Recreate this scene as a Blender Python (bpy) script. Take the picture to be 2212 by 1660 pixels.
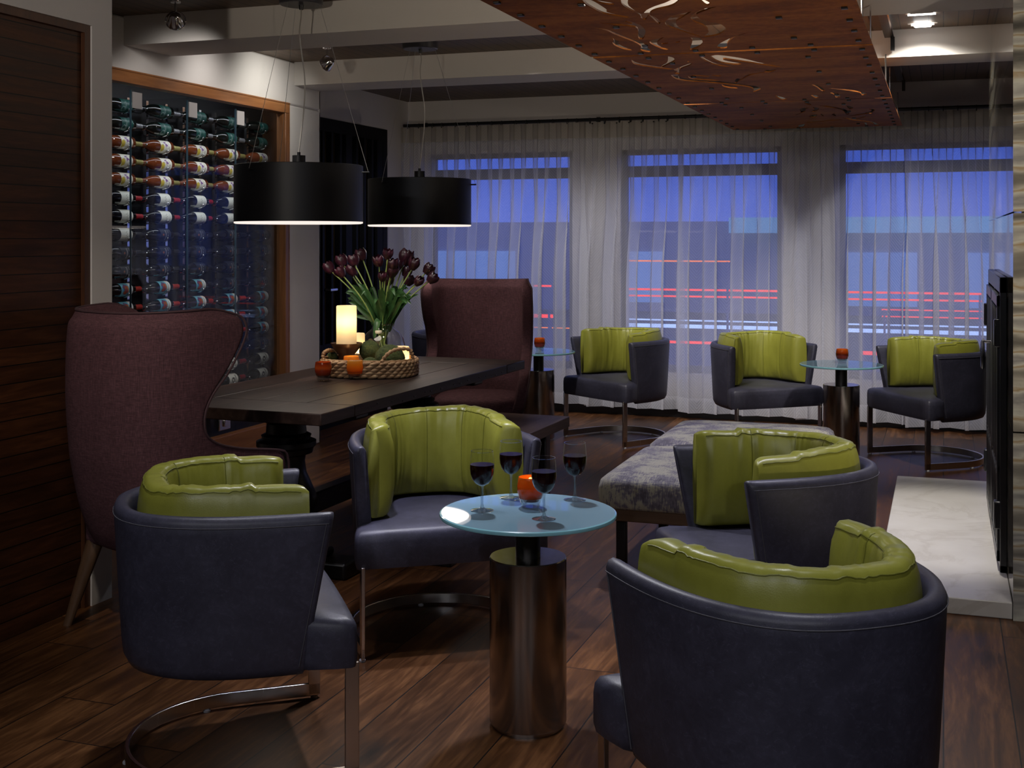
import bpy, bmesh, math, random
from mathutils import Vector, Matrix, noise, geometry

for o in list(bpy.data.objects):
    bpy.data.objects.remove(o, do_unlink=True)
C = bpy.context.scene.collection
S = bpy.context.scene
PI = math.pi
random.seed(7)

# ------------------------------------------------------------------ camera
cam_d = bpy.data.cameras.new('camera')
cam_d.sensor_width = 36.0
cam_d.lens = 2640 / 2212 * 36
cam_d.shift_y = -(830 - 514) / 2212          # level camera, lens shifted down (upright verticals)
cam_d.clip_end = 200
cam = bpy.data.objects.new('camera', cam_d)
C.objects.link(cam)
cam.location = (0, 0, 1.40)
cam.rotation_euler = (PI / 2, 0, math.atan(932 / 2640))
S.camera = cam

# ------------------------------------------------------------------ world: dusk sky outside
W = bpy.data.worlds.new('dusk')
S.world = W
W.use_nodes = True
bg = W.node_tree.nodes['Background']
bg.inputs[0].default_value = (0.075, 0.155, 0.72, 1)
bg.inputs[1].default_value = 1.2

# ------------------------------------------------------------------ view
S.view_settings.view_transform = 'Standard'
S.view_settings.look = 'None'
S.view_settings.gamma = 1.0
S.view_settings.use_curve_mapping = False
S.view_settings.exposure = 0.0
try:
    cy = S.cycles
    cy.max_bounces = 7
    cy.diffuse_bounces = 3
    cy.glossy_bounces = 4
    cy.transmission_bounces = 5
    cy.transparent_max_bounces = 20
    cy.caustics_reflective = False
    cy.caustics_refractive = False
    cy.use_denoising = True
    cy.sample_clamp_indirect = 4.0
except Exception:
    pass

# ------------------------------------------------------------------ room lighting (added spots out of view, without fixtures)
def lamp(name, kind, loc, power, color=(1, 1, 1), target=None, size=0.1, spot=60, blend=0.6, parent=None, size_y=None):
    l = bpy.data.lights.new(name, kind)
    l.energy = power
    l.color = color
    if kind == 'SPOT':
        l.spot_size = math.radians(spot)
        l.spot_blend = blend
        l.shadow_soft_size = size
    elif kind == 'AREA':
        l.size = size
        if size_y:
            l.shape = 'RECTANGLE'
            l.size_y = size_y
    else:
        l.shadow_soft_size = size
    o = bpy.data.objects.new(name, l)
    C.objects.link(o)
    o.location = loc
    if target is not None:
        d = Vector(target) - Vector(loc)
        o.rotation_euler = d.to_track_quat('-Z', 'Y').to_euler()
    if parent:
        o.parent = parent
    return o

WARM = (1.0, 0.86, 0.70)
NEUT = (1.0, 0.94, 0.88)
COOL = (0.92, 0.92, 1.0)
LAV = (0.80, 0.79, 1.0)
FILLS = [  # added spot position, target, power, spot angle, colour, blend
    ((-1.62, 4.25, 2.38), (-1.15, 3.30, 0.5), 120, 62, COOL, 0.8),  # near table
    ((-1.75, 3.55, 2.38), (-1.62, 3.85, 0.5), 120, 50, LAV, 0.9),   # centre chair
    ((-2.0, 2.95, 2.5), (-1.85, 2.95, 0.4), 50, 50, COOL, 0.8),     # left chair
    ((-0.25, 2.75, 2.5), (-0.35, 2.65, 0.5), 58, 52, COOL, 0.8),    # right chair
    ((-0.20, 4.15, 2.42), (-0.55, 3.85, 0.5), 90, 52, LAV, 0.8),    # right-middle chair
    ((-2.4, 6.75, 2.5), (-2.05, 8.2, 0.5), 78, 60, NEUT, 0.6),      # far chairs
    ((-1.55, 6.85, 2.45), (-1.15, 8.3, 0.5), 78, 60, NEUT, 0.6),
    ((-0.1, 6.75, 2.45), (-0.05, 8.2, 0.5), 78, 60, NEUT, 0.6),
    ((-1.62, 5.9, 2.38), (-1.05, 5.6, 0.4), 110, 64, LAV, 0.7),     # ottoman
    ((-0.05, 5.9, 2.35), (0.0, 6.0, 0.0), 160, 50, NEUT, 0.6),      # hearth
    ((-3.3, 4.9, 2.4), (-2.65, 5.4, 0.9), 50, 44, NEUT, 0.6),       # dining table
    ((-2.3, 4.95, 2.36), (-2.66, 5.52, 0.95), 58, 44, NEUT, 0.9),   # tulips
    ((-3.25, 4.95, 2.45), (-4.3, 5.75, 1.75), 16, 62, NEUT, 0.8),   # wine display
    ((-3.25, 6.2, 2.45), (-4.3, 6.35, 1.55), 16, 62, NEUT, 0.8),
    ((-3.62, 5.97, 2.46), (-4.0, 6.02, 2.15), 7, 110, NEUT, 1.0),  # wall above the display
    ((0.75, 2.9, 2.5), (0.45, 4.8, 1.3), 40, 60, NEUT, 1.0),      # pillar front
    ((-2.2, 2.2, 2.5), (-2.75, 3.7, 0.8), 62, 42, WARM, 0.9),       # plum wing chair
    ((-1.3, 1.5, 2.5), (-3.07, 3.0, 2.0), 13, 56, WARM, 1.0),       # slat wall
]
for k, (p, t, e, a, c, b) in enumerate(FILLS):
    if e:
        lamp('overhead_light', 'SPOT', p, e, c, t, 0.05, a, b)
# added unseen spots washing the curtains
for x, tx, e in ((-3.95, -3.55, 40), (-3.3, -2.95, 52), (-2.5, -2.1, 52), (-1.62, -1.25, 54), (0.05, -0.7, 66), (0.30, 0.15, 60)):
    lamp('curtain_wash', 'SPOT', (x, 7.75, 2.5), e * 1.25, (0.90, 0.90, 1.0), (tx, 9.3, 0.6), 0.04, 74, 1.0)
# added fill spots out of frame, two of them thrown along the ceiling
for x, y in ((-2.2, -0.6), (-0.6, -1.0), (1.0, -0.4)):
    lamp('rear_fill', 'SPOT', (x, y, 2.5), 56, (0.90, 0.91, 1.0), (x * 0.6 - 0.4, 3.0, 0.2), 0.06, 110, 0.9)
for x, y, e in ((-2.15, 0.2, 120), (1.5, 0.6, 110)):
    lamp('ceiling_fill', 'SPOT', (x, y, 1.75), e, WARM, (x * 0.7 - 0.4, 5.5, 3.1), 0.05, 62, 1.0)
lamp('panel_fill', 'SPOT', (1.3, 2.3, 0.25), 120, WARM, (-0.7, 5.3, 2.19), 0.05, 58, 1.0)  # added low spot, unseen, brightening the rust panels from below
lamp('floor_wash', 'SPOT', (0.6, 3.9, 2.45), 60, NEUT, (0.1, 4.0, 0.0), 0.08, 80, 0.8)

# ------------------------------------------------------------------ object helpers
def finish(bm, name, angle=38):
    me = bpy.data.meshes.new(name)
    bmesh.ops.recalc_face_normals(bm, faces=bm.faces)
    bm.to_mesh(me)
    bm.free()
    me.polygons.foreach_set('use_smooth', [True] * len(me.polygons))
    me.set_sharp_from_angle(angle=math.radians(angle))
    return me

def obj(name, bm, m=None, parent=None, loc=None, rot=None, bevel=0, seg=2, sub=0, angle=38, solid=0):
    me = finish(bm, name, angle)
    if m:
        me.materials.append(m)
    o = bpy.data.objects.new(name, me)
    C.objects.link(o)
    if parent:
        o.parent = parent
    if loc:
        o.location = loc
    if rot:
        o.rotation_euler = rot
    if solid:
        x = o.modifiers.new('solid', 'SOLIDIFY')
        x.thickness = solid
        x.offset = 0
    if bevel:
        x = o.modifiers.new('bevel', 'BEVEL')
        x.width = bevel
        x.segments = seg
        x.limit_method = 'ANGLE'
        x.angle_limit = math.radians(40)
    if sub:
        x = o.modifiers.new('sub', 'SUBSURF')
        x.levels = sub
        x.render_levels = sub
    return o

def tag(o, label, cat, group=None, kind=None):
    o['label'] = label
    o['category'] = cat
    if group:
        o['group'] = group
    if kind:
        o['kind'] = kind
    return o

def thing(name, label, cat, loc=(0, 0, 0), rz=0, group=None):
    o = bpy.data.objects.new(name, None)
    o.empty_display_size = 0.1
    C.objects.link(o)
    o.location = loc
    o.rotation_euler = (0, 0, rz)
    return tag(o, label, cat, group)

def struct(name, bm, m, label=None, **k):
    o = obj(name, bm, m, **k)
    o['kind'] = 'structure'
    if label:
        o['label'] = label
    return o

def dup(root, label, loc=None, rz=None, group=None):
    r = root.copy()
    C.objects.link(r)
    r['label'] = label
    if loc is not None:
        r.location = loc
    if rz is not None:
        r.rotation_euler = (0, 0, rz)
    if group:
        r['group'] = group
    for ch in list(root.children):
        c = ch.copy()
        C.objects.link(c)
        c.parent = r
        for g in list(ch.children):
            d = g.copy()
            C.objects.link(d)
            d.parent = c
    return r

def B(*boxes):
    """bmesh of boxes given as (x0,x1,y0,y1,z0,z1)"""
    bm = bmesh.new()
    for b in boxes:
        box(bm, *b)
    return bm

def box(bm, x0, x1, y0, y1, z0, z1):
    v = [bm.verts.new(p) for p in ((x0, y0, z0), (x1, y0, z0), (x1, y1, z0), (x0, y1, z0),
                                   (x0, y0, z1), (x1, y0, z1), (x1, y1, z1), (x0, y1, z1))]
    for f in ((0, 3, 2, 1), (4, 5, 6, 7), (0, 1, 5, 4), (1, 2, 6, 5), (2, 3, 7, 6), (3, 0, 4, 7)):
        bm.faces.new([v[i] for i in f])

def loft(bm, rings, close_u=True, close_v=False, cap=False):
    """rings: list of lists of points; faces between successive rings"""
    vs = [[bm.verts.new(p) for p in r] for r in rings]
    n = len(vs[0])
    m = len(vs)
    for i in range(m if close_v else m - 1):
        a, b = vs[i], vs[(i + 1) % m]
        for j in range(n if close_u else n - 1):
            k = (j + 1) % n
            bm.faces.new((a[j], a[k], b[k], b[j]))
    if cap and close_u:
        bm.faces.new(vs[0])
        bm.faces.new(vs[-1][::-1])
    return vs

def lathe(bm, prof, n=40, ax=(0, 0, 1), o=(0, 0, 0), cap=False):
    """prof: (r,h) points, turned about axis through o"""
    ax = Vector(ax).normalized()
    q = Vector((0, 0, 1)).rotation_difference(ax).to_matrix()
    o = Vector(o)
    rings = []
    for r, h in prof:
        r = max(r, 1e-5)
        rings.append([o + q @ Vector((r * math.cos(2 * PI * j / n), r * math.sin(2 * PI * j / n), h)) for j in range(n)])
    loft(bm, rings, True, cap=cap)
    bmesh.ops.remove_doubles(bm, verts=bm.verts, dist=2e-5)

def tube(bm, pts, r, n=8, closed=False, flat=None):
    """round tube along points; r number or list"""
    pts = [Vector(p) for p in pts]
    m = len(pts)
    rings = []
    up = None
    for i, p in enumerate(pts):
        a = pts[(i - 1) % m] if (closed or i > 0) else pts[i]
        b = pts[(i + 1) % m] if (closed or i < m - 1) else pts[i]
        t = (b - a).normalized()
        if up is None:
            up = Vector((0, 0, 1)) if abs(t.z) < 0.9 else Vector((1, 0, 0))
        s = t.cross(up)
        if s.length < 1e-4:
            s = t.cross(Vector((0.3, 1, 0.2)))
        s.normalize()
        u = s.cross(t).normalized()
        up = u
        rr = r[i] if isinstance(r, (list, tuple)) else r
        rings.append([p + s * (rr * math.cos(2 * PI * j / n)) + u * (rr * math.sin(2 * PI * j / n)) for j in range(n)])
    loft(bm, rings, True, close_v=closed, cap=not closed)

def bezier(a, b, c, d, n=12):
    a, b, c, d = map(Vector, (a, b, c, d))
    out = []
    for i in range(n + 1):
        t = i / n
        s = 1 - t
        out.append(a * s ** 3 + b * (3 * s * s * t) + c * (3 * s * t * t) + d * t ** 3)
    return out

def smooth(pts, n=6):
    """Catmull-Rom through points"""
    P = [Vector(p) for p in pts]
    out = []
    for i in range(len(P) - 1):
        p0, p1, p2, p3 = P[max(i - 1, 0)], P[i], P[i + 1], P[min(i + 2, len(P) - 1)]
        for k in range(n):
            t = k / n
            out.append(0.5 * ((2 * p1) + (p2 - p0) * t + (2 * p0 - 5 * p1 + 4 * p2 - p3) * t * t + (3 * p1 - p0 - 3 * p2 + p3) * t ** 3))
    out.append(P[-1])
    return out

# ------------------------------------------------------------------ material helpers
class N:
    def __init__(s, name):
        s.m = bpy.data.materials.new(name)
        s.m.use_nodes = True
        s.t = s.m.node_tree
        s.t.nodes.clear()
        s.out = s.n('OutputMaterial')
    def n(s, typ, **k):
        x = s.t.nodes.new('ShaderNode' + typ)
        for a, b in k.items():
            setattr(x, a, b)
        return x
    def l(s, a, b):
        s.t.links.new(a, b)
    def set(s, sock, v):
        if hasattr(v, 'is_output'):
            s.l(v, sock)
        elif isinstance(v, (tuple, list)) and len(v) == 3 and sock.type == 'RGBA':
            sock.default_value = (*v, 1)
        else:
            sock.default_value = v
    def M(s, op, a, b=None, c=None, clamp=False):
        x = s.n('Math', operation=op, use_clamp=clamp)
        s.set(x.inputs[0], a)
        if b is not None:
            s.set(x.inputs[1], b)
        if c is not None:
            s.set(x.inputs[2], c)
        return x.outputs[0]
    def co(s, kind='Object', scale=(1, 1, 1), rot=(0, 0, 0), loc=(0, 0, 0)):
        x = s.n('TexCoord')
        mp = s.n('Mapping')
        mp.inputs['Scale'].default_value = scale
        mp.inputs['Rotation'].default_value = rot
        mp.inputs['Location'].default_value = loc
        s.l(x.outputs[kind], mp.inputs[0])
        return mp.outputs[0]
    def xyz(s, v):
        x = s.n('SeparateXYZ')
        s.l(v, x.inputs[0])
        return x.outputs
    def noise(s, v, scale, detail=3, rough=0.55, dist=0.0, dim='3D'):
        x = s.n('TexNoise', noise_dimensions=dim)
        s.l(v, x.inputs['Vector'])
        x.inputs['Scale'].default_value = scale
        x.inputs['Detail'].default_value = detail
        x.inputs['Roughness'].default_value = rough
        x.inputs['Distortion'].default_value = dist
        return x.outputs['Fac']
    def ramp(s, f, stops, interp='LINEAR'):
        x = s.n('ValToRGB')
        e = x.color_ramp
        e.interpolation = interp
        while len(e.elements) < len(stops):
            e.elements.new(0.5)
        for el, (p, c) in zip(e.elements, stops):
            el.position = p
            el.color = (*c, 1) if len(c) == 3 else c
        s.l(f, x.inputs[0])
        return x.outputs[0]
    def mix(s, f, a, b, mode='MIX'):
        x = s.n('Mix', data_type='RGBA', blend_type=mode)
        s.set(x.inputs[0], f)
        s.set(x.inputs[6], a)
        s.set(x.inputs[7], b)
        return x.outputs[2]
    def bump(s, h, strength=0.2, dist=0.01):
        x = s.n('Bump')
        x.inputs['Strength'].default_value = strength
        x.inputs['Distance'].default_value = dist
        s.l(h, x.inputs['Height'])
        return x.outputs[0]
    def pbr(s, **k):
        x = s.n('BsdfPrincipled')
        names = dict(color='Base Color', rough='Roughness', metal='Metallic', spec='Specular IOR Level', normal='Normal',
                     coat='Coat Weight', coat_rough='Coat Roughness', sheen='Sheen Weight', sheen_rough='Sheen Roughness', emit='Emission Color', emit_s='Emission Strength',
                     trans='Transmission Weight', ior='IOR', alpha='Alpha', sss='Subsurface Weight', sss_r='Subsurface Radius', sss_s='Subsurface Scale', aniso='Anisotropic')
        for a, b in k.items():
            s.set(x.inputs[names[a]], b)
        return x.outputs[0]
    def mixs(s, f, a, b):
        x = s.n('MixShader')
        s.set(x.inputs[0], f)
        s.l(a, x.inputs[1])
        s.l(b, x.inputs[2])
        return x.outputs[0]
    def fresnel(s, ior):
        g = s.n('NewGeometry')
        fr = s.n('Fresnel')
        s.l(s.M('ADD', ior, s.M('MULTIPLY', g.outputs['Backfacing'], 1 / ior - ior)), fr.inputs[0])
        return fr.outputs[0]
    def done(s, sh):
        s.l(sh, s.out.inputs[0])
        return s.m

def plain(name, color, rough=0.5, **k):
    n = N(name)
    return n.done(n.pbr(color=color, rough=rough, **k))

def m_plaster(name, color):
    n = N(name)
    v = n.co()
    f = n.noise(v, 3.0, 4)
    c = n.mix(f, tuple(x * 0.94 for x in color), color)
    b = n.noise(v, 60, 4, 0.6)
    return n.done(n.pbr(color=c, rough=0.75, normal=n.bump(b, 0.12, 0.004)))

def grain(n, v, stretch, c0, c1, c2, sc=14.0):
    """wood colour along axis stretched by mapping"""
    a = n.noise(v, sc, 6, 0.62, 0.8)
    b = n.noise(v, sc * 5, 3, 0.6, 0.2)
    f = n.M('ADD', n.M('MULTIPLY', a, 0.75), n.M('MULTIPLY', b, 0.25))
    return n.ramp(f, [(0.28, c0), (0.5, c1), (0.72, c2)]), f

def m_boards(name, width, axis, c0, c1, c2, rough=0.4, joint=2.2, groove=0.012, var=0.5, seamc=(0.01, 0.006, 0.004), coat=0.0, knots=False, spec=0.5, bstr=0.3):
    """boards of given width; axis = length direction index; width direction = other index"""
    L, Wd = axis
    n = N(name)
    v = n.co()
    s = n.xyz(v)
    u = n.M('DIVIDE', s[Wd], width)
    idx = n.M('FLOOR', u)
    fr = n.M('FRACT', u)
    wn = n.n('TexWhiteNoise', noise_dimensions='1D')
    n.l(idx, wn.inputs['W'])
    off = n.M('MULTIPLY', wn.outputs['Value'], 7.3)
    ul = n.M('DIVIDE', n.M('ADD', s[L], off), joint)
    jl = n.M('FLOOR', ul)
    jf = n.M('FRACT', ul)
    wn2 = n.n('TexWhiteNoise', noise_dimensions='2D')
    cb = n.n('CombineXYZ')
    n.l(idx, cb.inputs[0])
    n.l(jl, cb.inputs[1])
    n.l(cb.outputs[0], wn2.inputs['Vector'])
    tone = wn2.outputs['Value']
    cb2 = n.n('CombineXYZ')
    sc = [9.0, 9.0, 9.0]
    sc[L] = 0.9
    for i in range(3):
        n.l(n.M('ADD', n.M('MULTIPLY', s[i], sc[i]), n.M('MULTIPLY', tone, 31.7 + 7 * i)), cb2.inputs[i])
    g = n.noise(cb2.outputs[0], 1.3, 7, 0.66, 1.6)
    g2 = n.noise(cb2.outputs[0], 9.0, 4, 0.6, 0.3)
    f = n.M('ADD', n.M('MULTIPLY', g, 0.72), n.M('MULTIPLY', g2, 0.28))
    col = n.ramp(f, [(0.3, c0), (0.5, c1), (0.7, c2)])
    tv = n.M('ADD', n.M('MULTIPLY', tone, var), 1 - var / 2)
    hsv = n.n('HueSaturation')
    n.l(tv, hsv.inputs['Value'])
    n.l(col, hsv.inputs['Color'])
    col = hsv.outputs[0]
    if knots:
        vo = n.n('TexVoronoi', feature='F1')
        cb3 = n.n('CombineXYZ')
        sk = [2.6, 2.6, 2.6]
        sk[L] = 1.0
        for i in range(3):
            n.l(n.M('ADD', n.M('MULTIPLY', s[i], sk[i]), n.M('MULTIPLY', tone, 5.0)), cb3.inputs[i])
        n.l(cb3.outputs[0], vo.inputs['Vector'])
        vo.inputs['Scale'].default_value = 1.0
        kd = n.M('ADD', vo.outputs['Distance'], n.M('MULTIPLY', n.M('SUBTRACT', g2, 0.5), 0.22))
        k = n.M('SUBTRACT', 1.0, n.M('MULTIPLY', kd, 8.0), clamp=True)
        col = n.mix(n.M('MULTIPLY', k, 0.85), col, (0.006, 0.003, 0.002))
    d = n.M('MINIMUM', fr, n.M('SUBTRACT', 1.0, fr))
    seam = n.M('LESS_THAN', d, groove)
    dj = n.M('MULTIPLY', n.M('MINIMUM', jf, n.M('SUBTRACT', 1.0, jf)), joint / width)
    seam = n.M('MAXIMUM', seam, n.M('LESS_THAN', dj, groove))
    col = n.mix(seam, col, seamc)
    h = n.M('SUBTRACT', n.M('MULTIPLY', f, 0.25), seam)
    rg = n.M('ADD', n.M('MULTIPLY', f, 0.22), rough - 0.1)
    return n.done(n.pbr(color=col, rough=rg, normal=n.bump(h, bstr, 0.004), coat=coat, spec=spec))

def m_wood(name, axis, c0, c1, c2, rough=0.4, sc=1.0, spec=0.5, coat=0.0):
    n = N(name)
    st = [9.0 * sc] * 3
    st[axis] = 0.9 * sc
    v = n.co(scale=tuple(st))
    col, f = grain(n, v, None, c0, c1, c2, 1.4)
    return n.done(n.pbr(color=col, rough=rough, normal=n.bump(f, 0.18, 0.004), spec=spec, coat=coat))

def m_leather(name, color, rough=0.42, mott=0.35, bs=0.12, hi=1.5, scratch=0.0):
    n = N(name)
    v = n.co()
    a = n.noise(v, 5, 5, 0.65, 0.6)
    cr = n.noise(n.co(scale=(1, 1, 1)), 38, 5, 0.72, 1.2)
    vo = n.n('TexVoronoi', feature='DISTANCE_TO_EDGE')
    n.l(v, vo.inputs['Vector'])
    vo.inputs['Scale'].default_value = 210
    f = n.M('ADD', n.M('MULTIPLY', a, 0.6), n.M('MULTIPLY', cr, 0.4))
    col = n.ramp(f, [(0.3, tuple(x * (1 - mott) for x in color)), (0.52, color), (0.78, tuple(min(1, x * hi) for x in color))])
    sn = n.noise(n.co(scale=(1.0, 1.0, 2.2), rot=(0.5, 0.8, 0.3)), 9, 4, 0.7, 2.5)
    scr = n.M('SUBTRACT', 1.0, n.M('MULTIPLY', n.M('ABSOLUTE', n.M('SUBTRACT', sn, 0.5)), 70), clamp=True)
    scr = n.M('MULTIPLY', scr, n.M('GREATER_THAN', cr, 0.52))
    col = n.mix(n.M('MULTIPLY', scr, scratch), col, tuple(min(1, x * 2.6) for x in color))
    h = n.M('ADD', n.M('MULTIPLY', vo.outputs['Distance'], 0.5), n.M('MULTIPLY', cr, 0.6))
    return n.done(n.pbr(color=col, rough=n.M('ADD', n.M('MULTIPLY', f, 0.2), rough - 0.1), normal=n.bump(h, bs, 0.003)))

def m_weave(name, color, sc=260):
    n = N(name)
    v = n.co('Object')
    s = n.xyz(v)
    # slub linen: streaky noise along and across
    a = n.noise(n.co(scale=(40, 40, 420)), 1.0, 3, 0.7)
    b = n.noise(n.co(scale=(420, 420, 26)), 1.0, 3, 0.7)
    f = n.M('MULTIPLY_ADD', a, 0.5, n.M('MULTIPLY', b, 0.5))
    col = n.ramp(f, [(0.33, tuple(x * 0.45 for x in color)), (0.5, color), (0.66, tuple(x * 1.75 for x in color))])
    return n.done(n.pbr(color=col, rough=0.85, normal=n.bump(f, 0.35, 0.002), spec=0.2))

def m_metal(name, color, rough=0.25, brushed=None):
    n = N(name)
    if brushed:
        f = n.noise(n.co(scale=brushed), 1.0, 3, 0.6)
        rg = n.M('ADD', n.M('MULTIPLY', f, 0.16), rough - 0.08)
        return n.done(n.pbr(color=color, rough=rg, metal=1.0, normal=n.bump(f, 0.015, 0.0005)))
    return n.done(n.pbr(color=color, rough=rough, metal=1.0))

def m_thin(name, tint=(0.97, 0.99, 0.98), base=0.03, rough=0.02, power=1.0):
    """thin clear glass: mostly see-through, Fresnel reflections"""
    n = N(name)
    tr = n.n('BsdfTransparent')
    tr.inputs[0].default_value = (*tint, 1)
    gl = n.n('BsdfGlossy')
    gl.inputs['Roughness'].default_value = rough
    gl.inputs['Color'].default_value = (1, 1, 1, 1)
    f = n.M('ADD', n.M('MULTIPLY', n.fresnel(1.5), power), base, clamp=True)
    return n.done(n.mixs(f, tr.outputs[0], gl.outputs[0]))

def m_emit(name, color, s):
    n = N(name)
    e = n.n('Emission')
    e.inputs[0].default_value = (*color, 1)
    e.inputs[1].default_value = s
    return n.done(e.outputs[0])

MAT = {}
MAT['plaster'] = m_plaster('white_plaster', (0.62, 0.59, 0.57))
MAT['beam'] = m_plaster('beam_paint', (0.62, 0.59, 0.56))
MAT['floor'] = m_boards('oak_floor', 0.195, (1, 0), (0.018, 0.0065, 0.0022), (0.075, 0.029, 0.009), (0.185, 0.080, 0.027), rough=0.40, spec=0.35, joint=1.9, groove=0.011, var=0.7, knots=True, seamc=(0.006, 0.004, 0.003), bstr=0.25)
MAT['ceil'] = m_boards('ceiling_boards', 0.0735, (1, 0), (0.07, 0.045, 0.028), (0.12, 0.08, 0.052), (0.16, 0.11, 0.07), rough=0.55, joint=30, groove=0.03, var=0.15)
MAT['slats'] = m_boards('walnut_slats', 0.0635, (1, 2), (0.015, 0.005, 0.002), (0.042, 0.014, 0.0048), (0.085, 0.029, 0.010), rough=0.45, spec=0.25, joint=40, groove=0.03, var=0.4, seamc=(0.003, 0.002, 0.001))
MAT['trimwood'] = m_wood('oiled_wood', 1, (0.13, 0.05, 0.018), (0.25, 0.10, 0.035), (0.36, 0.16, 0.06), 0.4)
MAT['trimwood_v'] = m_wood('oiled_wood_upright', 2, (0.10, 0.04, 0.014), (0.20, 0.08, 0.028), (0.28, 0.12, 0.045), 0.42)
MAT['panelframe'] = m_wood('dark_panel_frame', 2, (0.03, 0.010, 0.004), (0.07, 0.024, 0.008), (0.12, 0.045, 0.016), 0.45)
MAT['loungewall'] = plain('dark_lounge_wall', (0.05, 0.035, 0.028), 0.6)
MAT['darkwood'] = m_wood('espresso_wood', 1, (0.010, 0.006, 0.005), (0.026, 0.015, 0.012), (0.066, 0.041, 0.033), 0.42, spec=0.22)
MAT['blackwood'] = plain('black_stained_wood', (0.006, 0.005, 0.005), 0.35)
MAT['bench'] = m_wood('bench_wood', 1, (0.035, 0.020, 0.013), (0.08, 0.05, 0.036), (0.14, 0.095, 0.07), 0.5, spec=0.2)
MAT['legwood'] = m_wood('taper_leg_wood', 2, (0.05, 0.028, 0.015), (0.09, 0.05, 0.028), (0.14, 0.085, 0.05), 0.4)
MAT['slate'] = m_leather('slate_leather', (0.044, 0.043, 0.066), 0.46, 0.4, 0.14, 1.7, 0.35)
MAT['green'] = m_leather('lime_leather', (0.26, 0.262, 0.036), 0.36, 0.14, 0.10, 1.15)
MAT['greenseam'] = plain('lime_piping', (0.15, 0.155, 0.016), 0.5)
MAT['stitch'] = plain('grey_stitch', (0.075, 0.072, 0.085), 0.7)
MAT['plum'] = m_weave('plum_linen', (0.082, 0.038, 0.045))
MAT['plumpipe'] = plain('plum_piping', (0.05, 0.022, 0.027), 0.8)
MAT['chrome'] = m_metal('brushed_chrome', (0.62, 0.58, 0.55), 0.24, (300, 300, 6))
MAT['steel'] = m_metal('polished_steel', (0.75, 0.75, 0.77), 0.12)
MAT['bronze'] = m_metal('brushed_bronze_steel', (0.36, 0.32, 0.29), 0.2, (90, 90, 1.2))
MAT['blackmetal'] = plain('black_metal', (0.006, 0.006, 0.007), 0.35)
MAT['iron'] = plain('wrought_iron', (0.010, 0.010, 0.012), 0.3)
MAT['shade'] = plain('black_shade', (0.0035, 0.0035, 0.0045), 0.45, spec=0.3)
MAT['rubber'] = plain('pale_glide', (0.4, 0.4, 0.42), 0.5)
MAT['clear'] = m_thin('clear_glass', base=0.0, power=0.7)
MAT['vase_glass'] = m_thin('vase_glass', (0.95, 0.97, 0.97), 0.035, 0.02, 1.5)
MAT['clear_thick'] = m_thin('clear_glass_base', (0.85, 0.88, 0.9), 0.10, 0.02, 1.6)
MAT['pane'] = m_thin('display_glass', (0.92, 0.94, 0.96), 0.0, 0.008, 0.42)
MAT['window_glass'] = m_thin('window_glass', (0.9, 0.93, 1.0), 0.02, 0.01)
MAT['glass_edge'] = plain('teal_glass_edge', (0.24, 0.52, 0.60), 0.15, coat=0.6)
MAT['wine'] = plain('red_wine', (0.010, 0.0006, 0.0012), 0.2, spec=0.12)

# ================================================================== SETTING
ZC = 2.548
struct('floor', B((-4.6, 2.2, -2.35, 9.7, -0.05, 0.0)), MAT['floor'])
struct('ceiling', B((-4.6, 2.2, -2.3, 9.5, ZC, ZC + 0.05)), MAT['ceil'])
struct('ceiling_beam', B((-3.05, 2.2, 3.50, 3.92, 2.396, ZC)), MAT['beam'], 'white plaster ceiling beam nearest the camera')
struct('ceiling_beam', B((-4.0, 2.2, 5.294, 5.70, 2.396, ZC)), MAT['beam'], 'white plaster ceiling beam in front of the left pendant lamp')
struct('ceiling_beam', B((-4.0, 2.2, 7.056, 7.418, 2.396, ZC)), MAT['beam'], 'white plaster ceiling beam nearest the windows')

# left wall with the recessed walnut slat panel
struct('wall_left', B((-3.3, -3.05, 3.847, 3.965, 0, ZC), (-3.3, -3.05, -2.3, 3.847, 2.206, ZC), (-3.3, -3.1, -2.3, 3.847, 0, 2.206)), MAT['plaster'])
struct('wall_panel', B((-3.10, -3.075, -2.3, 3.815, 0, 2.176)), MAT['slats'], 'dark walnut slat wall panel')
struct('panel_frame', B((-3.10, -3.058, 3.815, 3.847, 0, 2.206), (-3.10, -3.058, -2.3, 3.815, 2.176, 2.206)), MAT['panelframe'], 'thin wood frame round the slat wall panel')

# wall that holds the wine display
wl = B((-4.06, -4.0, 3.7, 7.418, 2.264, ZC), (-4.06, -4.0, 6.969, 7.418, 0, 2.264),
       (-4.06, -4.0, 3.7, 4.40, 0, 2.264), (-4.06, -4.0, 4.40, 6.969, 0, 0.10),
       (-4.35, -4.0, 7.385, 7.418, 0, ZC), (-4.6, -3.3, 3.9, 3.965, 0, ZC), (-4.6, -4.5, 3.9, 7.418, 0, ZC), (-4.6, -4.30, 7.385, 7.418, 0, ZC))
struct('wall_display', wl, MAT['plaster'], bevel=0.012)
struct('wall_door', B((-4.35, -4.27, 7.418, 7.75, 0, ZC), (-4.35, -4.27, 9.03, 9.5, 0, ZC), (-4.35, -4.27, 7.75, 9.03, 2.277, ZC)), MAT['plaster'])

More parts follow.
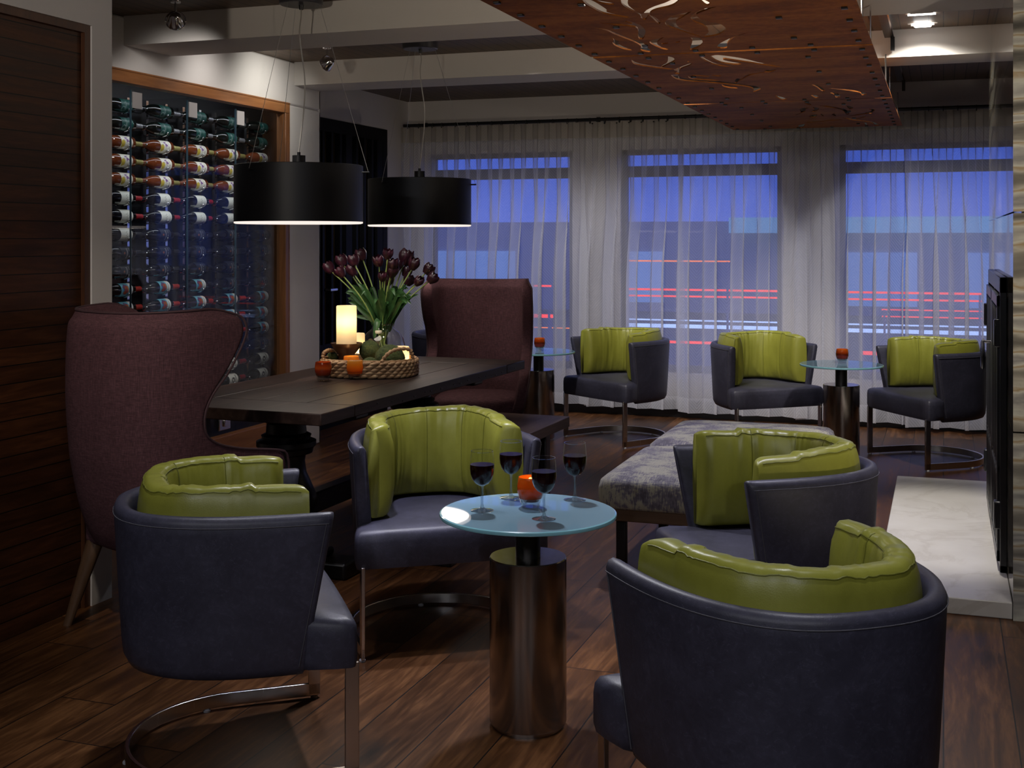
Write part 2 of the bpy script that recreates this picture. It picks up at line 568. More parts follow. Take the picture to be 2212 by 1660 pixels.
# back wall: header, piers between the windows, low sill
WX = [(-4.08, -2.82), (-2.42, -1.16), (-0.735, 0.56)]
bw = [(-4.35, 2.2, 9.45, 9.62, 2.10, ZC), (-4.35, 2.2, 9.45, 9.62, 0.0, 0.34)]
ed = [-4.35] + [x for w in WX for x in w] + [2.2]
for i in range(0, len(ed), 2):
    bw.append((ed[i], ed[i + 1], 9.45, 9.62, 0.34, 2.10))
struct('wall_back', B(*bw), MAT['plaster'])
struct('baseboard_back', B((-4.27, 2.2, 9.42, 9.45, 0, 0.13)), MAT['blackwood'])
struct('wall_right', B((2.2, 2.25, -2.3, 9.6, 0, ZC)), MAT['loungewall'])
struct('wall_rear', B((-3.4, 2.2, -2.35, -2.3, 0, ZC)), MAT['loungewall'])
MAT['winframe'] = plain('window_frame_grey', (0.16, 0.16, 0.18), 0.5)
MAT['transom'] = plain('dark_transom', (0.03, 0.03, 0.035), 0.5)
for i, (a, b) in enumerate(WX):
    w = B((a, a + 0.04, 9.50, 9.56, 0.34, 2.10), (b - 0.04, b, 9.50, 9.56, 0.34, 2.10), (a, b, 9.50, 9.56, 0.34, 0.40),
          (a, b, 9.50, 9.56, 2.06, 2.10))
    wo = struct('window_%d' % (i + 1), w, MAT['winframe'])
    obj('transom', B((a + 0.04, b - 0.04, 9.50, 9.56, 1.885, 1.97)), MAT['transom'], wo)
    obj('pane', B((a + 0.04, b - 0.04, 9.527, 9.533, 0.40, 1.885), (a + 0.04, b - 0.04, 9.527, 9.533, 1.97, 2.06)), MAT['window_glass'], wo)

# dark door with upright iron bars over an ochre panel
MAT['ochre'] = plain('ochre_door_panel', (0.045, 0.028, 0.007), 0.6, spec=0.2)
MAT['doorblack'] = plain('door_black', (0.003, 0.003, 0.0035), 0.6, spec=0.15)
d1 = struct('door_1', B((-4.30, -4.262, 7.60, 7.76, 0, 2.277), (-4.30, -4.262, 8.95, 9.03, 0, 2.277), (-4.30, -4.262, 7.76, 8.95, 2.18, 2.277), (-4.30, -4.262, 7.76, 8.95, 0, 0.62)), MAT['doorblack'])
obj('door_panel', B((-4.33, -4.30, 7.70, 9.0, 0.0, 2.2)), MAT['ochre'], d1)
for k in range(9):
    y = 7.80 + k * 0.135
    w = 0.05 if k in (0, 4, 8) else 0.016
    obj('door_bar', B((-4.30, -4.255, y - w, y + w, 0.62, 2.18)), MAT['doorblack'], d1)
bm = bmesh.new()
tube(bm, [(-4.245, 7.93, 1.02), (-4.20, 7.93, 1.02), (-4.20, 8.03, 1.02)], 0.011, 8)
obj('door_handle', bm, MAT['steel'], d1)

# polished onyx fireplace pillar
n = N('banded_onyx')
v = n.co(scale=(0.5, 0.5, 1.7), rot=(0.22, 0.10, 0))
a = n.noise(v, 1.2, 7, 0.62, 1.6)
w = n.n('TexWave', wave_type='BANDS', bands_direction='Z')
n.l(v, w.inputs['Vector'])
w.inputs['Scale'].default_value = 1.3
w.inputs['Distortion'].default_value = 7
w.inputs['Detail'].default_value = 5
w.inputs['Detail Scale'].default_value = 1.6
f = n.M('ADD', n.M('MULTIPLY', a, 0.55), n.M('MULTIPLY', w.outputs['Fac'], 0.45))
col = n.ramp(f, [(0.22, (0.07, 0.065, 0.055)), (0.36, (0.22, 0.20, 0.16)), (0.46, (0.40, 0.37, 0.29)), (0.54, (0.30, 0.22, 0.12)), (0.62, (0.46, 0.44, 0.36)), (0.74, (0.22, 0.21, 0.19)), (0.85, (0.5, 0.47, 0.4))])
MAT['onyx'] = n.done(n.pbr(color=col, rough=0.035, spec=0.6, coat=0.6, coat_rough=0.02))
GY0, GY1, GZ = 5.34, 6.54, 1.18
pz = [0, 0.689, 1.493, ZC]
op = []
for k in range(3):
    z0, z1 = pz[k] + (0.003 if k else 0), pz[k + 1] - 0.003
    op.append((0.24, 1.6, 4.82, GY0, z0, z1))
    op.append((0.24, 1.6, GY1, 7.33, z0, z1))
    if z1 > GZ:
        op.append((0.24, 1.6, GY0, GY1, max(z0, GZ), z1))
op.append((0.27, 1.58, 4.85, GY0, 0, ZC))
struct('wall_fireplace', B(*op), MAT['onyx'], 'polished banded onyx fireplace pillar')
MAT['soot'] = plain('firebox_black', (0.008, 0.007, 0.007), 0.9)
struct('firebox', B((0.75, 0.78, GY0, GY1, 0, GZ), (0.27, 0.75, GY0, GY0 + 0.01, 0.06, GZ), (0.27, 0.75, GY1 - 0.01, GY1, 0.06, GZ), (0.27, 0.75, GY0, GY1, GZ - 0.01, GZ), (0.24, 0.75, GY0, GY1, 0, 0.06)), MAT['soot'], 'black firebox behind the iron fire doors')

n = N('white_marble')
v = n.co(rot=(0, 0, 0.5))
a = n.noise(v, 1.6, 8, 0.62, 1.4)
vein = n.M('ABSOLUTE', n.M('SUBTRACT', a, 0.5))
ve = n.M('SUBTRACT', 1.0, n.M('MULTIPLY', vein, 22), clamp=True)
cl = n.noise(v, 5, 4)
col = n.mix(cl, (0.50, 0.47, 0.42), (0.68, 0.66, 0.62))
col = n.mix(n.M('MULTIPLY', ve, 0.3), col, (0.33, 0.29, 0.23))
MAT['marble'] = n.done(n.pbr(color=col, rough=0.3))
tag(obj('hearth_slab', B((-0.245, 0.239, 4.83, 7.2, 0.0, 0.062)), MAT['marble'], bevel=0.004), 'white veined marble hearth slab on the floor before the fireplace', 'hearth')

# iron fire doors standing on the hearth
fd = thing('fire_doors', 'black wrought iron fireplace doors with upright bars and ring handle', 'fireplace doors', (0.225, 5.93, 0.062))
def ybox(*b):
    return B(*b)
L2 = 0.68
obj('frame', B((-0.012, 0.014, -L2, -L2 + 0.035, 0, 1.18), (-0.012, 0.014, L2 - 0.035, L2, 0, 1.18), (-0.012, 0.014, -L2, L2, 1.115, 1.18), (-0.012, 0.014, -L2, L2, 0, 0.03)), MAT['iron'], fd, bevel=0.003)
for s in (-1, 1):
    y0, y1 = (0.005, L2 - 0.04) if s > 0 else (-L2 + 0.04, -0.005)
    dr = obj('door', B((-0.022, -0.006, y0, y0 + 0.03, 0.035, 1.105), (-0.022, -0.006, y1 - 0.03, y1, 0.035, 1.105), (-0.022, -0.006, y0, y1, 1.06, 1.105), (-0.022, -0.006, y0, y1, 0.035, 0.08), (-0.019, -0.009, y0, y1, 0.40, 0.42)), MAT['iron'], fd, bevel=0.002)
    nb = 6
    for k in range(nb):
        y = y0 + 0.03 + (y1 - y0 - 0.06) * (k + 0.5) / nb
        w = (y1 - y0 - 0.06) / nb
        bm = bmesh.new()
        pts = [(-0.016, y - w * 0.38, 0.42)] + [(-0.016, y + w * 0.38 * math.cos(PI - q * PI / 8), 0.98 + 0.07 * math.sin(q * PI / 8)) for q in range(9)] + [(-0.016, y + w * 0.38, 0.42)]
        tube(bm, pts, 0.006, 7)
        obj('arched_bar', bm, MAT['iron'], dr)
        bm = bmesh.new()
        tube(bm, [(-0.016, y + w * 0.40 * math.cos(q * PI / 10), 0.24 + 0.15 * math.sin(q * PI / 10)) for q in range(20)], 0.006, 7, True)
        obj('ring_scroll', bm, MAT['iron'], dr)
    hy = y1 if s > 0 else y0
    for hz in (0.17, 0.90):
        obj('hinge', B((-0.034, 0.02, hy - 0.03, hy + 0.03, hz, hz + 0.11)), MAT['iron'], dr, bevel=0.006)
bm = bmesh.new()
tube(bm, [(-0.055, 0.06 * math.cos(q * PI / 12) + 0.10, 0.80 + 0.06 * math.sin(q * PI / 12)) for q in range(24)], 0.008, 8, True)
obj('ring_handle', bm, MAT['iron'], fd)
bm = bmesh.new()
lathe(bm, [(0.007, 0), (0.007, 0.035), (0.012, 0.036), (0.012, 0.045), (0, 0.046)], 12, (-1, 0, 0), (-0.012, 0.10, 0.86))
obj('handle_spindle', bm, MAT['steel'], fd)

# ================================================================== STREET OUTSIDE
MAT['asphalt'] = plain('asphalt', (0.03, 0.03, 0.035), 0.5)
MAT['facade'] = plain('blue_dusk_facade', (0.42, 0.42, 0.46), 0.8)
tag(obj('street', B((-40, 40, 9.7, 60, -0.25, -0.2)), MAT['asphalt']), 'dark street seen through the sheer curtains', 'street', kind='structure')
fb = thing('street_building', 'building across the street with a lit blue canopy seen through the curtains', 'building', (0, 26, -0.2))
obj('wall', B((-34, 9, 0, 1, 0, 1.95)), MAT['facade'], fb)
MAT['canopy'] = m_emit('lit_canopy', (0.16, 0.40, 0.80), 0.85)
obj('canopy', B((-4.2, 5.2, -0.6, 0, 1.70, 2.02)), MAT['canopy'], fb)
MAT['shopglow'] = m_emit('lit_shop_window', (0.10, 0.22, 0.62), 1.1)
for x in (-21, -17.5, -14, -11, -7.6, -2.4, 0.4, 3.0):
    obj('shop_window', B((x, x + 1.9, -0.05, 0.0, 0.2, 1.3)), MAT['shopglow'], fb)
SR = m_emit('red_light', (1.0, 0.05, 0.035), 2.1)
SW = m_emit('blue_white_light', (0.45, 0.6, 1.0), 2.0)
SO = m_emit('orange_light', (1.0, 0.20, 0.03), 1.9)
SN = [0]
def streak(x0, x1, y, z, r, m, label):  # car light trails built as glowing tubes; their posts are added
    y += 0.07 * SN[0]
    SN[0] += 1
    bm = bmesh.new()
    tube(bm, [(x0, y, z), (x1, y, z)], r * 0.75, 8)
    o = tag(obj('car_light_trail', bm, m), label, 'car light trail', 'streaks of light on the street')
    for px in (x0 + 0.03, x1 - 0.03):
        obj('added_post', B((px - 0.01, px + 0.01, y - 0.006, y + 0.03, -0.2, z)), MAT['facade'], o)
streak(-3.65, -2.3, 14.0, 1.13, 0.011, SO, 'short orange light streak highest behind the middle window')
streak(-3.65, 0.4, 14.0, 0.795, 0.016, SR, 'long red light streak behind the middle window, upper of the pair')
streak(-3.65, 0.4, 14.0, 0.715, 0.014, SR, 'long red light streak behind the middle window, lower of the pair')
streak(-0.65, 1.8, 14.0, 0.60, 0.010, SR, 'thin red light streak behind the right window, upper of the pair')
streak(-0.65, 1.8, 14.0, 0.52, 0.010, SR, 'thin red light streak behind the right window, lower of the pair')
streak(-3.65, 1.8, 14.0, 0.42, 0.012, SW, 'long thin blue-white light streak behind the middle and right windows')
streak(-3.65, 1.8, 14.0, 0.345, 0.03, SW, 'broad blue-white light streak lowest behind the middle and right windows')
streak(-6.0, -4.6, 14.0, 0.80, 0.016, SR, 'red light streak behind the left window, upper of the pair')
streak(-6.0, -4.6, 14.0, 0.42, 0.03, SR, 'broad red light streak behind the left window, lower of the pair')
streak(-6.0, -4.3, 14.0, 0.27, 0.009, SO, 'thin orange light streak low behind the left window')
streak(-3.65, -2.4, 14.0, 0.13, 0.022, SR, 'short red light streak low behind the left end of the middle window')
streak(-0.9, -0.2, 14.0, 0.06, 0.03, SR, 'short red light streak low behind the left end of the right window')

# ================================================================== CURTAINS
def sheer(name, white, open_, hem=False):
    n = N(name)
    v = n.co()
    s = n.xyz(v)
    # wavy chevron weave
    tri = n.M('PINGPONG', s[0], 0.11)
    ph = n.M('ADD', n.M('MULTIPLY', s[2], 260.0), n.M('MULTIPLY', tri, 330.0))
    wob = n.noise(v, 3.0, 2)
    ph = n.M('ADD', ph, n.M('MULTIPLY', wob, 14.0))
    st = n.M('MULTIPLY', n.M('ADD', n.M('SINE', ph), 1.0), 0.5)
    lw = n.n('LayerWeight')
    lw.inputs[0].default_value = 0.5
    op = n.M('ADD', n.M('MULTIPLY', st, 0.10), n.M('MULTIPLY', lw.outputs['Facing'], 1.0))
    op = n.M('ADD', op, open_, clamp=True)
    tr = n.n('BsdfTransparent')
    di = n.n('BsdfDiffuse')
    di.inputs[0].default_value = (*white, 1)
    bmp = n.bump(st, 0.35, 0.003)
    n.l(bmp, di.inputs['Normal'])
    tl = n.n('BsdfTranslucent')
    tl.inputs[0].default_value = (*white, 1)
    cl = n.mixs(0.58, di.outputs[0], tl.outputs[0])
    return n.done(n.mixs(op, tr.outputs[0], cl))
MAT['sheer'] = sheer('sheer_voile', (0.76, 0.75, 0.76), 0.38)
MAT['hem'] = sheer('sheer_hem', (0.78, 0.77, 0.78), 0.62)
MAT['header'] = sheer('curtain_header_tape', (0.62, 0.58, 0.52), 0.93)
CX = [-4.249, -2.678, -1.908, -0.991, -0.253, 0.62]
CL = ['sheer white curtain panel in the left corner behind the high wing chair',
      'sheer white curtain panel left of the middle window, behind the leftmost green cushion',
      'sheer white curtain panel over the middle window, behind the middle tub chair',
      'sheer white curtain panel between the middle and right windows, behind the small round table',
      'sheer white curtain panel at the right beside the onyx pillar']
def fold(x, seed, z):
    """cloth offset (dx, dy): pinched pleats at the top opening into broad overlapping folds"""
    t = max(0.0, min(1.0, (2.20 - z) / 1.2))
    t = t * t * (3 - 2 * t)
    p1 = noise.noise(Vector((x * 1.3 + seed * 9.1, seed, 0.0)))
    p2 = noise.noise(Vector((x * 0.8 + seed * 4.7, seed, 0.25 * t)))
    ph_a = x * 2 * PI / 0.098 + p1 * 2.0
    ph_b = x * 2 * PI / 0.196 + p1 * 1.0 + p2 * 2.6 * t
    amp = 0.55 + 0.9 * abs(noise.noise(Vector((x * 1.9, seed * 3.3, t * 0.4))))
    dy = (1 - t) * 0.014 * math.sin(ph_a) + t * 0.055 * amp * math.sin(ph_b) + (0.02 * t) * math.sin(ph_b * 0.5 + 1.3)
    dx = (1 - t) * 0.010 * math.sin(2 * ph_a) + t * 0.036 * amp * math.sin(2 * ph_b)
    return dx, dy
def ygather(x, z):
    return x
RZ = 2.335
for i in range(5):
    a, b = CX[i], CX[i + 1]
    t = thing('sheer_curtain', CL[i], 'curtain', ((a + b) / 2, 9.32, 0.0), 0, 'sheer curtains along the windows')
    ns = int((b - a) / 0.0085)
    def band(z0, z1, nz, off=0):
        bm = bmesh.new()
        rows = []
        for kz in range(nz + 1):
            z = z0 + (z1 - z0) * kz / nz
            row = []
            for kx in range(ns + 1):
                x = a - 0.015 + (b - a + 0.03) * kx / ns
                dx, dy = fold(x, i + 1, z)
                row.append((x + dx - (a + b) / 2, dy + off + (0.018 if i % 2 else -0.018), z))
            rows.append(row)
        loft(bm, rows, False)
        return bm
    obj('sheer_cloth', band(0.17, 2.19, 26), MAT['sheer'], t, angle=180)
    obj('header_band', band(2.19, 2.315, 2), MAT['header'], t, angle=180)
    obj('hem_band', band(0.05 - 0.012 * i + 0.03, 0.17, 2), MAT['hem'], t, angle=180)
rod = thing('curtain_rod', 'long black curtain rod with rings above the sheer curtains', 'curtain rod', (-1.8, 9.32, RZ))
bm = bmesh.new()
tube(bm, [(-2.45, 0, 0), (2.5, 0, 0)], 0.013, 10)
obj('pole', bm, MAT['blackmetal'], rod)
bm = bmesh.new()
tube(bm, [(-2.45, 0.03, -0.03), (2.5, 0.03, -0.03)], 0.005, 6)
obj('draw_rail', bm, MAT['blackmetal'], rod)
ringm = None
for k in range(46):
    x = -2.40 + k * 0.105 + random.uniform(-0.02, 0.02)
    if ringm is None:
        bm = bmesh.new()
        tube(bm, [(0, 0.021 * math.cos(q * PI / 8), -0.008 + 0.021 * math.sin(q * PI / 8)) for q in range(16)], 0.0035, 6, True)
        r = obj('curtain_ring', bm, MAT['blackmetal'], rod, (x, 0, 0))
        ringm = r
    else:
        r = ringm.copy(); C.objects.link(r); r.parent = rod; r.location = (x, 0, 0)
for x in (-2.3, -0.8, 0.75, 2.3):
    obj('bracket', B((x - 0.008, x + 0.008, 0.0, 0.13, -0.008, 0.008), (x - 0.015, x + 0.015, 0.115, 0.13, -0.04, 0.03)), MAT['blackmetal'], rod)

# ================================================================== WINE DISPLAY
wd = thing('wine_display_frame', 'oiled wood frame and dark niche of the glazed wine display', 'wine display', (-4.0, 5.7, 0))
obj('top_rail', B((-0.055, 0.012, -1.30, 1.269, 2.204, 2.264)), MAT['trimwood'], wd, bevel=0.003)
obj('side_stile', B((-0.055, 0.012, 1.225, 1.269, 0.10, 2.204)), MAT['trimwood_v'], wd, bevel=0.003)
obj('side_stile', B((-0.055, 0.012, -1.30, -1.256, 0.10, 2.204)), MAT['trimwood_v'], wd, bevel=0.003)
obj('base_rail', B((-0.055, 0.012, -1.256, 1.225, 0.10, 0.23)), MAT['trimwood'], wd, bevel=0.003)
obj('gilt_bead', B((0.0, 0.016, -1.30, 1.275, 2.264, 2.272), (0.0, 0.014, 1.269, 1.275, 0.10, 2.264)), MAT['trimwood'], wd)
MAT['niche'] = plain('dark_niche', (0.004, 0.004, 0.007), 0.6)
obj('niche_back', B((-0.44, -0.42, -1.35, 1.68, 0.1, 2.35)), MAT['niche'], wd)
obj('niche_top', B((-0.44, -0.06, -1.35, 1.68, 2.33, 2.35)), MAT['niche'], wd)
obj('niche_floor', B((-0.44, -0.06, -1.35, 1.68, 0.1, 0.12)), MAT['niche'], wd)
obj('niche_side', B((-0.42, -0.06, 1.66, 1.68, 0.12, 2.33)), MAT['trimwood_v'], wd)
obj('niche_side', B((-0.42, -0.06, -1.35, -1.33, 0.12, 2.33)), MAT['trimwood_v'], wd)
# glass panes
GY = [-1.256, -0.80, -0.30, 0.21, 0.71, 1.225]
gp = thing('display_glass', 'frameless glass doors closing the front of the wine display', 'glass doors', (-4.035, 5.7, 0))
MAT['patch'] = plain('frosted_patch', (0.33, 0.31, 0.31), 0.4)
MAT['edge'] = plain('pane_edge', (0.04, 0.075, 0.10), 0.12, coat=0.5)
for k in range(5):
    y0, y1 = GY[k] + 0.002, GY[k + 1] - 0.002
    p = obj('glass_pane', B((-0.004, 0.004, y0, y1, 0.84, 2.20)), MAT['pane'], gp)
    p2 = obj('glass_pane', B((-0.004, 0.004, y0, y1, 0.235, 0.835)), MAT['pane'], gp)
    if k < 4:
        obj('pane_edge', B((-0.005, 0.005, y1 - 0.002, y1 + 0.002, 0.84, 2.18)), MAT['edge'], p)
        obj('clamp', B((0.005, 0.010, y1 + 0.005, y1 + 0.085, 2.085, 2.17)), MAT['patch'], p)
    h = obj('hinge', B((0.004, 0.016, y0 + 0.30, y0 + 0.42, 0.26, 0.34), (0.016, 0.026, y0 + 0.34, y0 + 0.38, 0.28, 0.32)), MAT['steel'], p2, bevel=0.004)

# bottles -----------------------------------------------------------
def label_mat(kind):
    n = N('bottle_label_' + kind)
    v = n.co()
    s = n.xyz(v)
    y, z = s[1], s[2]
    vo = n.n('TexVoronoi')
    n.l(v, vo.inputs['Vector'])
    nz = n.noise(v, 60, 3)
    def rect(y0, y1, z0, z1):
        a = n.M('MULTIPLY', n.M('GREATER_THAN', y, y0), n.M('LESS_THAN', y, y1))
        b = n.M('MULTIPLY', n.M('GREATER_THAN', z, z0), n.M('LESS_THAN', z, z1))
        return n.M('MULTIPLY', a, b)
    def blob(y0, z0, ry, rz):
        a = n.M('POWER', n.M('DIVIDE', n.M('SUBTRACT', y, y0), ry), 2.0)
        b = n.M('POWER', n.M('DIVIDE', n.M('SUBTRACT', z, z0), rz), 2.0)
        return n.M('ADD', n.M('ADD', a, b), n.M('MULTIPLY', n.M('SUBTRACT', nz, 0.5), 1.6))
    # label spans y 0.035..0.135, z -0.037..0.037
    if kind == 'rose':
        col = (0.80, 0.78, 0.68)
        yl = n.M('LESS_THAN', blob(0.052, -0.008, 0.017, 0.021), 1.0)
        col = n.mix(yl, col, (0.62, 0.48, 0.06))
        vo.inputs['Scale'].default_value = 95
        gr = n.M('MULTIPLY', n.M('LESS_THAN', blob(0.082, 0.010, 0.022, 0.020), 1.0), n.M('LESS_THAN', vo.outputs['Distance'], 0.55))
        col = n.mix(gr, col, (0.20, 0.08, 0.30))
        tx = n.M('MULTIPLY', rect(0.112, 0.118, -0.028, 0.028), n.M('GREATER_THAN', n.noise(n.co(scale=(1, 1, 240)), 1.0, 1), 0.5))
        col = n.mix(tx, col, (0.25, 0.22, 0.18))
    elif kind == 'white':
        col = (0.78, 0.80, 0.74)
        wob = n.M('ADD', 0.085, n.M('MULTIPLY', n.M('SINE', n.M('MULTIPLY', z, 420)), 0.006))
        ln = n.M('MULTIPLY', n.M('LESS_THAN', n.M('ABSOLUTE', n.M('SUBTRACT', y, wob)), 0.0022), rect(0.06, 0.12, -0.022, 0.020))
        ln2 = rect(0.116, 0.1175, -0.03, 0.03)
        col = n.mix(n.M('MAXIMUM', ln, ln2), col, (0.32, 0.33, 0.30))
    elif kind == 'cream':
        col = (0.74, 0.72, 0.64)
        c = n.M('LESS_THAN', n.M('ABSOLUTE', n.M('SUBTRACT', blob(0.08, 0.0, 0.018, 0.018), 0.6)), 0.28)
        col = n.mix(c, col, (0.06, 0.05, 0.05))
        col = n.mix(rect(0.105, 0.112, 0.0, 0.03), col, (0.1, 0.09, 0.08))
    elif kind == 'green':
        col = (0.006, 0.075, 0.060)
        bands = n.M('MAXIMUM', rect(0.078, 0.081, -0.04, 0.04), rect(0.112, 0.1135, -0.04, 0.04))
        ring = n.M('LESS_THAN', n.M('ABSOLUTE', n.M('SUBTRACT', blob(0.058, -0.02, 0.016, 0.013), 0.8)), 0.22)
        tx = n.M('MULTIPLY', rect(0.064, 0.074, -0.02, 0.03), n.M('GREATER_THAN', n.noise(n.co(scale=(1, 130, 90)), 1.0, 2), 0.55))
        col = n.mix(n.M('MULTIPLY', n.M('MAXIMUM', n.M('MAXIMUM', bands, ring), tx), 0.8), col, (0.34, 0.42, 0.40))
    elif kind == 'dark':
        col = (0.020, 0.024, 0.040)
        t1 = n.M('MULTIPLY', rect(0.082, 0.090, -0.028, 0.028), n.M('GREATER_THAN', n.M('SINE', n.M('MULTIPLY', z, 900)), 0.0))
        t2 = n.M('MULTIPLY', rect(0.104, 0.108, -0.028, 0.028), n.M('GREATER_THAN', n.noise(n.co(scale=(1, 1, 300)), 1.0, 1), 0.5))
        col = n.mix(n.M('MULTIPLY', n.M('MAXIMUM', t1, t2), 0.8), col, (0.5, 0.5, 0.5))
        col = n.mix(n.M('LESS_THAN', blob(0.062, 0.0, 0.007, 0.007), 0.8), col, (0.30, 0.10, 0.04))
    else:  # painted blue label
        q = n.noise(v, 34, 2, 0.4)
        art = n.ramp(q, [(0.0, (0.05, 0.22, 0.36)), (0.42, (0.10, 0.34, 0.50)), (0.52, (0.02, 0.06, 0.20)), (0.60, (0.35, 0.05, 0.03)), (0.68, (0.45, 0.16, 0.02)), (0.8, (0.5, 0.42, 0.10))])
        sea = n.mix(n.M('LESS_THAN', blob(0.072, 0.004, 0.026, 0.026), 1.1), (0.16, 0.46, 0.58), art)
        col = n.mix(n.M('GREATER_THAN', y, 0.105), sea, (0.76, 0.78, 0.74))
        col = n.mix(rect(0.114, 0.118, -0.02, 0.025), col, (0.1, 0.1, 0.1))
    return n.done(n.pbr(color=col, rough=0.45))
BK = {  # body colour, capsule colour, label
    'green': (plain('bottle_black_glass', (0.004, 0.006, 0.005), 0.06, coat=0.5), plain('silver_capsule', (0.32, 0.32, 0.34), 0.35, metal=0.6), label_mat('green')),
    'rose': (plain('bottle_amber_glass', (0.16, 0.036, 0.010), 0.06, coat=0.5), plain('gold_capsule', (0.34, 0.30, 0.10), 0.4, metal=0.4), label_mat('rose')),
    'white': (plain('bottle_dark_glass', (0.004, 0.004, 0.008), 0.06, coat=0.5), plain('red_capsule', (0.30, 0.012, 0.02), 0.35), label_mat('white')),
    'dark': (plain('bottle_blueblack_glass', (0.005, 0.006, 0.012), 0.06, coat=0.5), plain('black_capsule', (0.012, 0.012, 0.016), 0.35), label_mat('dark')),
    'blue': (plain('bottle_deep_glass', (0.005, 0.005, 0.006), 0.06, coat=0.5), plain('scarlet_capsule', (0.36, 0.025, 0.015), 0.35), label_mat('blue')),
    'cream': (plain('bottle_brown_glass', (0.006, 0.005, 0.004), 0.06, coat=0.5), plain('wine_capsule', (0.22, 0.012, 0.018), 0.35), label_mat('cream')),
}
def bottle_proto(kind):
    gm, cm, lm = BK[kind]
    R = 0.0368
    t = thing('wine_bottle', '', 'wine bottle')
    bm = bmesh.new()
    lathe(bm, [(0, 0.162), (0.02, 0.163), (R - 0.004, 0.168), (R, 0.162), (R, 0.02), (R * 0.97, 0.0), (R * 0.86, -0.022), (R * 0.62, -0.046), (R * 0.44, -0.068), (0.0148, -0.085), (0.014, -0.16), (0, -0.16)], 22, (0, 1, 0))
    obj('bottle_glass', bm, gm, t)
    bm = bmesh.new()
    lathe(bm, [(0.0152, -0.105), (0.0152, -0.150), (0.0168, -0.152), (0.0168, -0.164), (0.015, -0.167), (0, -0.167)], 16, (0, 1, 0))
    obj('capsule', bm, cm, t)
    bm = bmesh.new()
    rows = []
    for y in (0.035, 0.06, 0.085, 0.11, 0.135):
        rows.append([((R + 0.0005) * math.cos(q), y, (R + 0.0005) * math.sin(q)) for q in [-1.75 + 3.5 * k / 14 for k in range(15)]])
    loft(bm, rows, False)
    obj('label', bm, lm, t)
    return t
protos = {}
ROWS = {0: ['green', 'green', 'rose', 'rose', 'rose', 'white', 'white', 'white', 'dark', 'dark', 'blue', 'blue'],
        1: ['green', 'green', 'rose', 'rose', 'rose', 'white', 'white', 'dark', 'dark', 'dark', 'blue', 'blue', 'blue'],
        2: ['green', 'green', 'rose', 'rose', 'rose', 'white', 'white', 'dark', 'dark', 'dark', 'blue', 'blue', 'blue'],
        3: ['green', 'green', 'rose', 'rose', 'rose', 'white', 'white', 'dark', 'dark', 'dark', 'dark', 'blue', 'blue', 'blue', 'dark', 'cream', 'cream'],
        4: ['green', 'green', 'rose', 'rose', 'rose', 'white', 'white', 'dark', 'dark', 'dark', 'dark', 'blue', 'blue', 'blue', 'dark', 'cream', 'cream']}
ENDY = [5.755, 6.113, 6.475, 6.826, 7.202]
ORD = ['topmost', 'second', 'third', 'fourth', 'fifth', 'sixth', 'seventh', 'eighth', 'ninth', 'tenth', 'eleventh', 'twelfth', 'thirteenth', 'fourteenth', 'fifteenth', 'sixteenth', 'seventeenth']
COLN = ['the leftmost stack', 'the stack second from left', 'the middle stack', 'the stack second from right', 'the rightmost stack']
DESC = {'green': 'wine bottle with dark green label', 'rose': 'amber bottle with cream grape label', 'white': 'dark wine bottle with plain white label',
        'dark': 'dark wine bottle with navy label', 'blue': 'wine bottle with blue painted label', 'cream': 'dark wine bottle with cream crest label'}
GRP = {'green': 'green labelled bottles in the wine display', 'rose': 'amber bottles in the wine display', 'white': 'white labelled bottles in the wine display',
       'dark': 'navy labelled bottles in the wine display', 'blue': 'blue labelled bottles in the wine display', 'cream': 'cream labelled bottles in the wine display'}
PITCH = 0.1025
for c in range(5):
    # rack of this column
    yb = ENDY[c]
    zt = 2.20
    nrow = len(ROWS[c])
    zl = 0.30
    rk = thing('bottle_rack', 'steel peg rack holding %s of wine bottles' % COLN[c], 'wine rack', (-4.33, yb - 0.165, 0), 0, 'peg racks in the wine display')
    for dy in (-0.10, 0.075):
        obj('upright_rail', B((-0.075, -0.055, dy - 0.011, dy + 0.011, zl, zt)), MAT['steel'], rk)
    pegm = {}
    for r in range(nrow):
        z = 2.135 - r * PITCH
        for dy in (-0.10, 0.10):
            if dy not in pegm:
                bm = bmesh.new()
                tube(bm, [(-0.06, 0, 0.012), (0.02, 0, 0.0), (0.058, 0, 0.010), (0.066, 0, 0.022)], 0.0035, 6)
                bmesh.ops.create_uvsphere(bm, u_segments=8, v_segments=6, radius=0.007, matrix=Matrix.Translation((0.067, 0, 0.024)))
                p = obj('peg', bm, MAT['steel'], rk, (0, dy, z - 0.046 + (-0.0 if dy > 0 else 0.02)))
                pegm[dy] = p
            else:
                p = pegm[dy].copy(); C.objects.link(p); p.parent = rk; p.location = (0, dy, z - 0.046 + (-0.0 if dy > 0 else 0.02))
    for r, kind in enumerate(ROWS[c]):
        z = 2.135 - r * PITCH
        lab = '%s, %s down in %s' % (DESC[kind], ORD[r], COLN[c])
        if kind not in protos:
            t = bottle_proto(kind)
            protos[kind] = t
            t['label'] = lab
            t['group'] = GRP[kind]
            t.location = (-4.30, yb - 0.165, z)
        else:
            dup(protos[kind], lab, (-4.30 + random.uniform(-0.003, 0.003), yb - 0.165 + random.uniform(-0.006, 0.006), z), 0, GRP[kind])
lamp('display_fill', 'AREA', (-4.09, 5.9, 2.30), 2.5, (0.9, 0.95, 1.0), (-4.28, 5.9, 1.5), 2.4, size_y=0.04)  # added light inside the niche to brighten the bottles

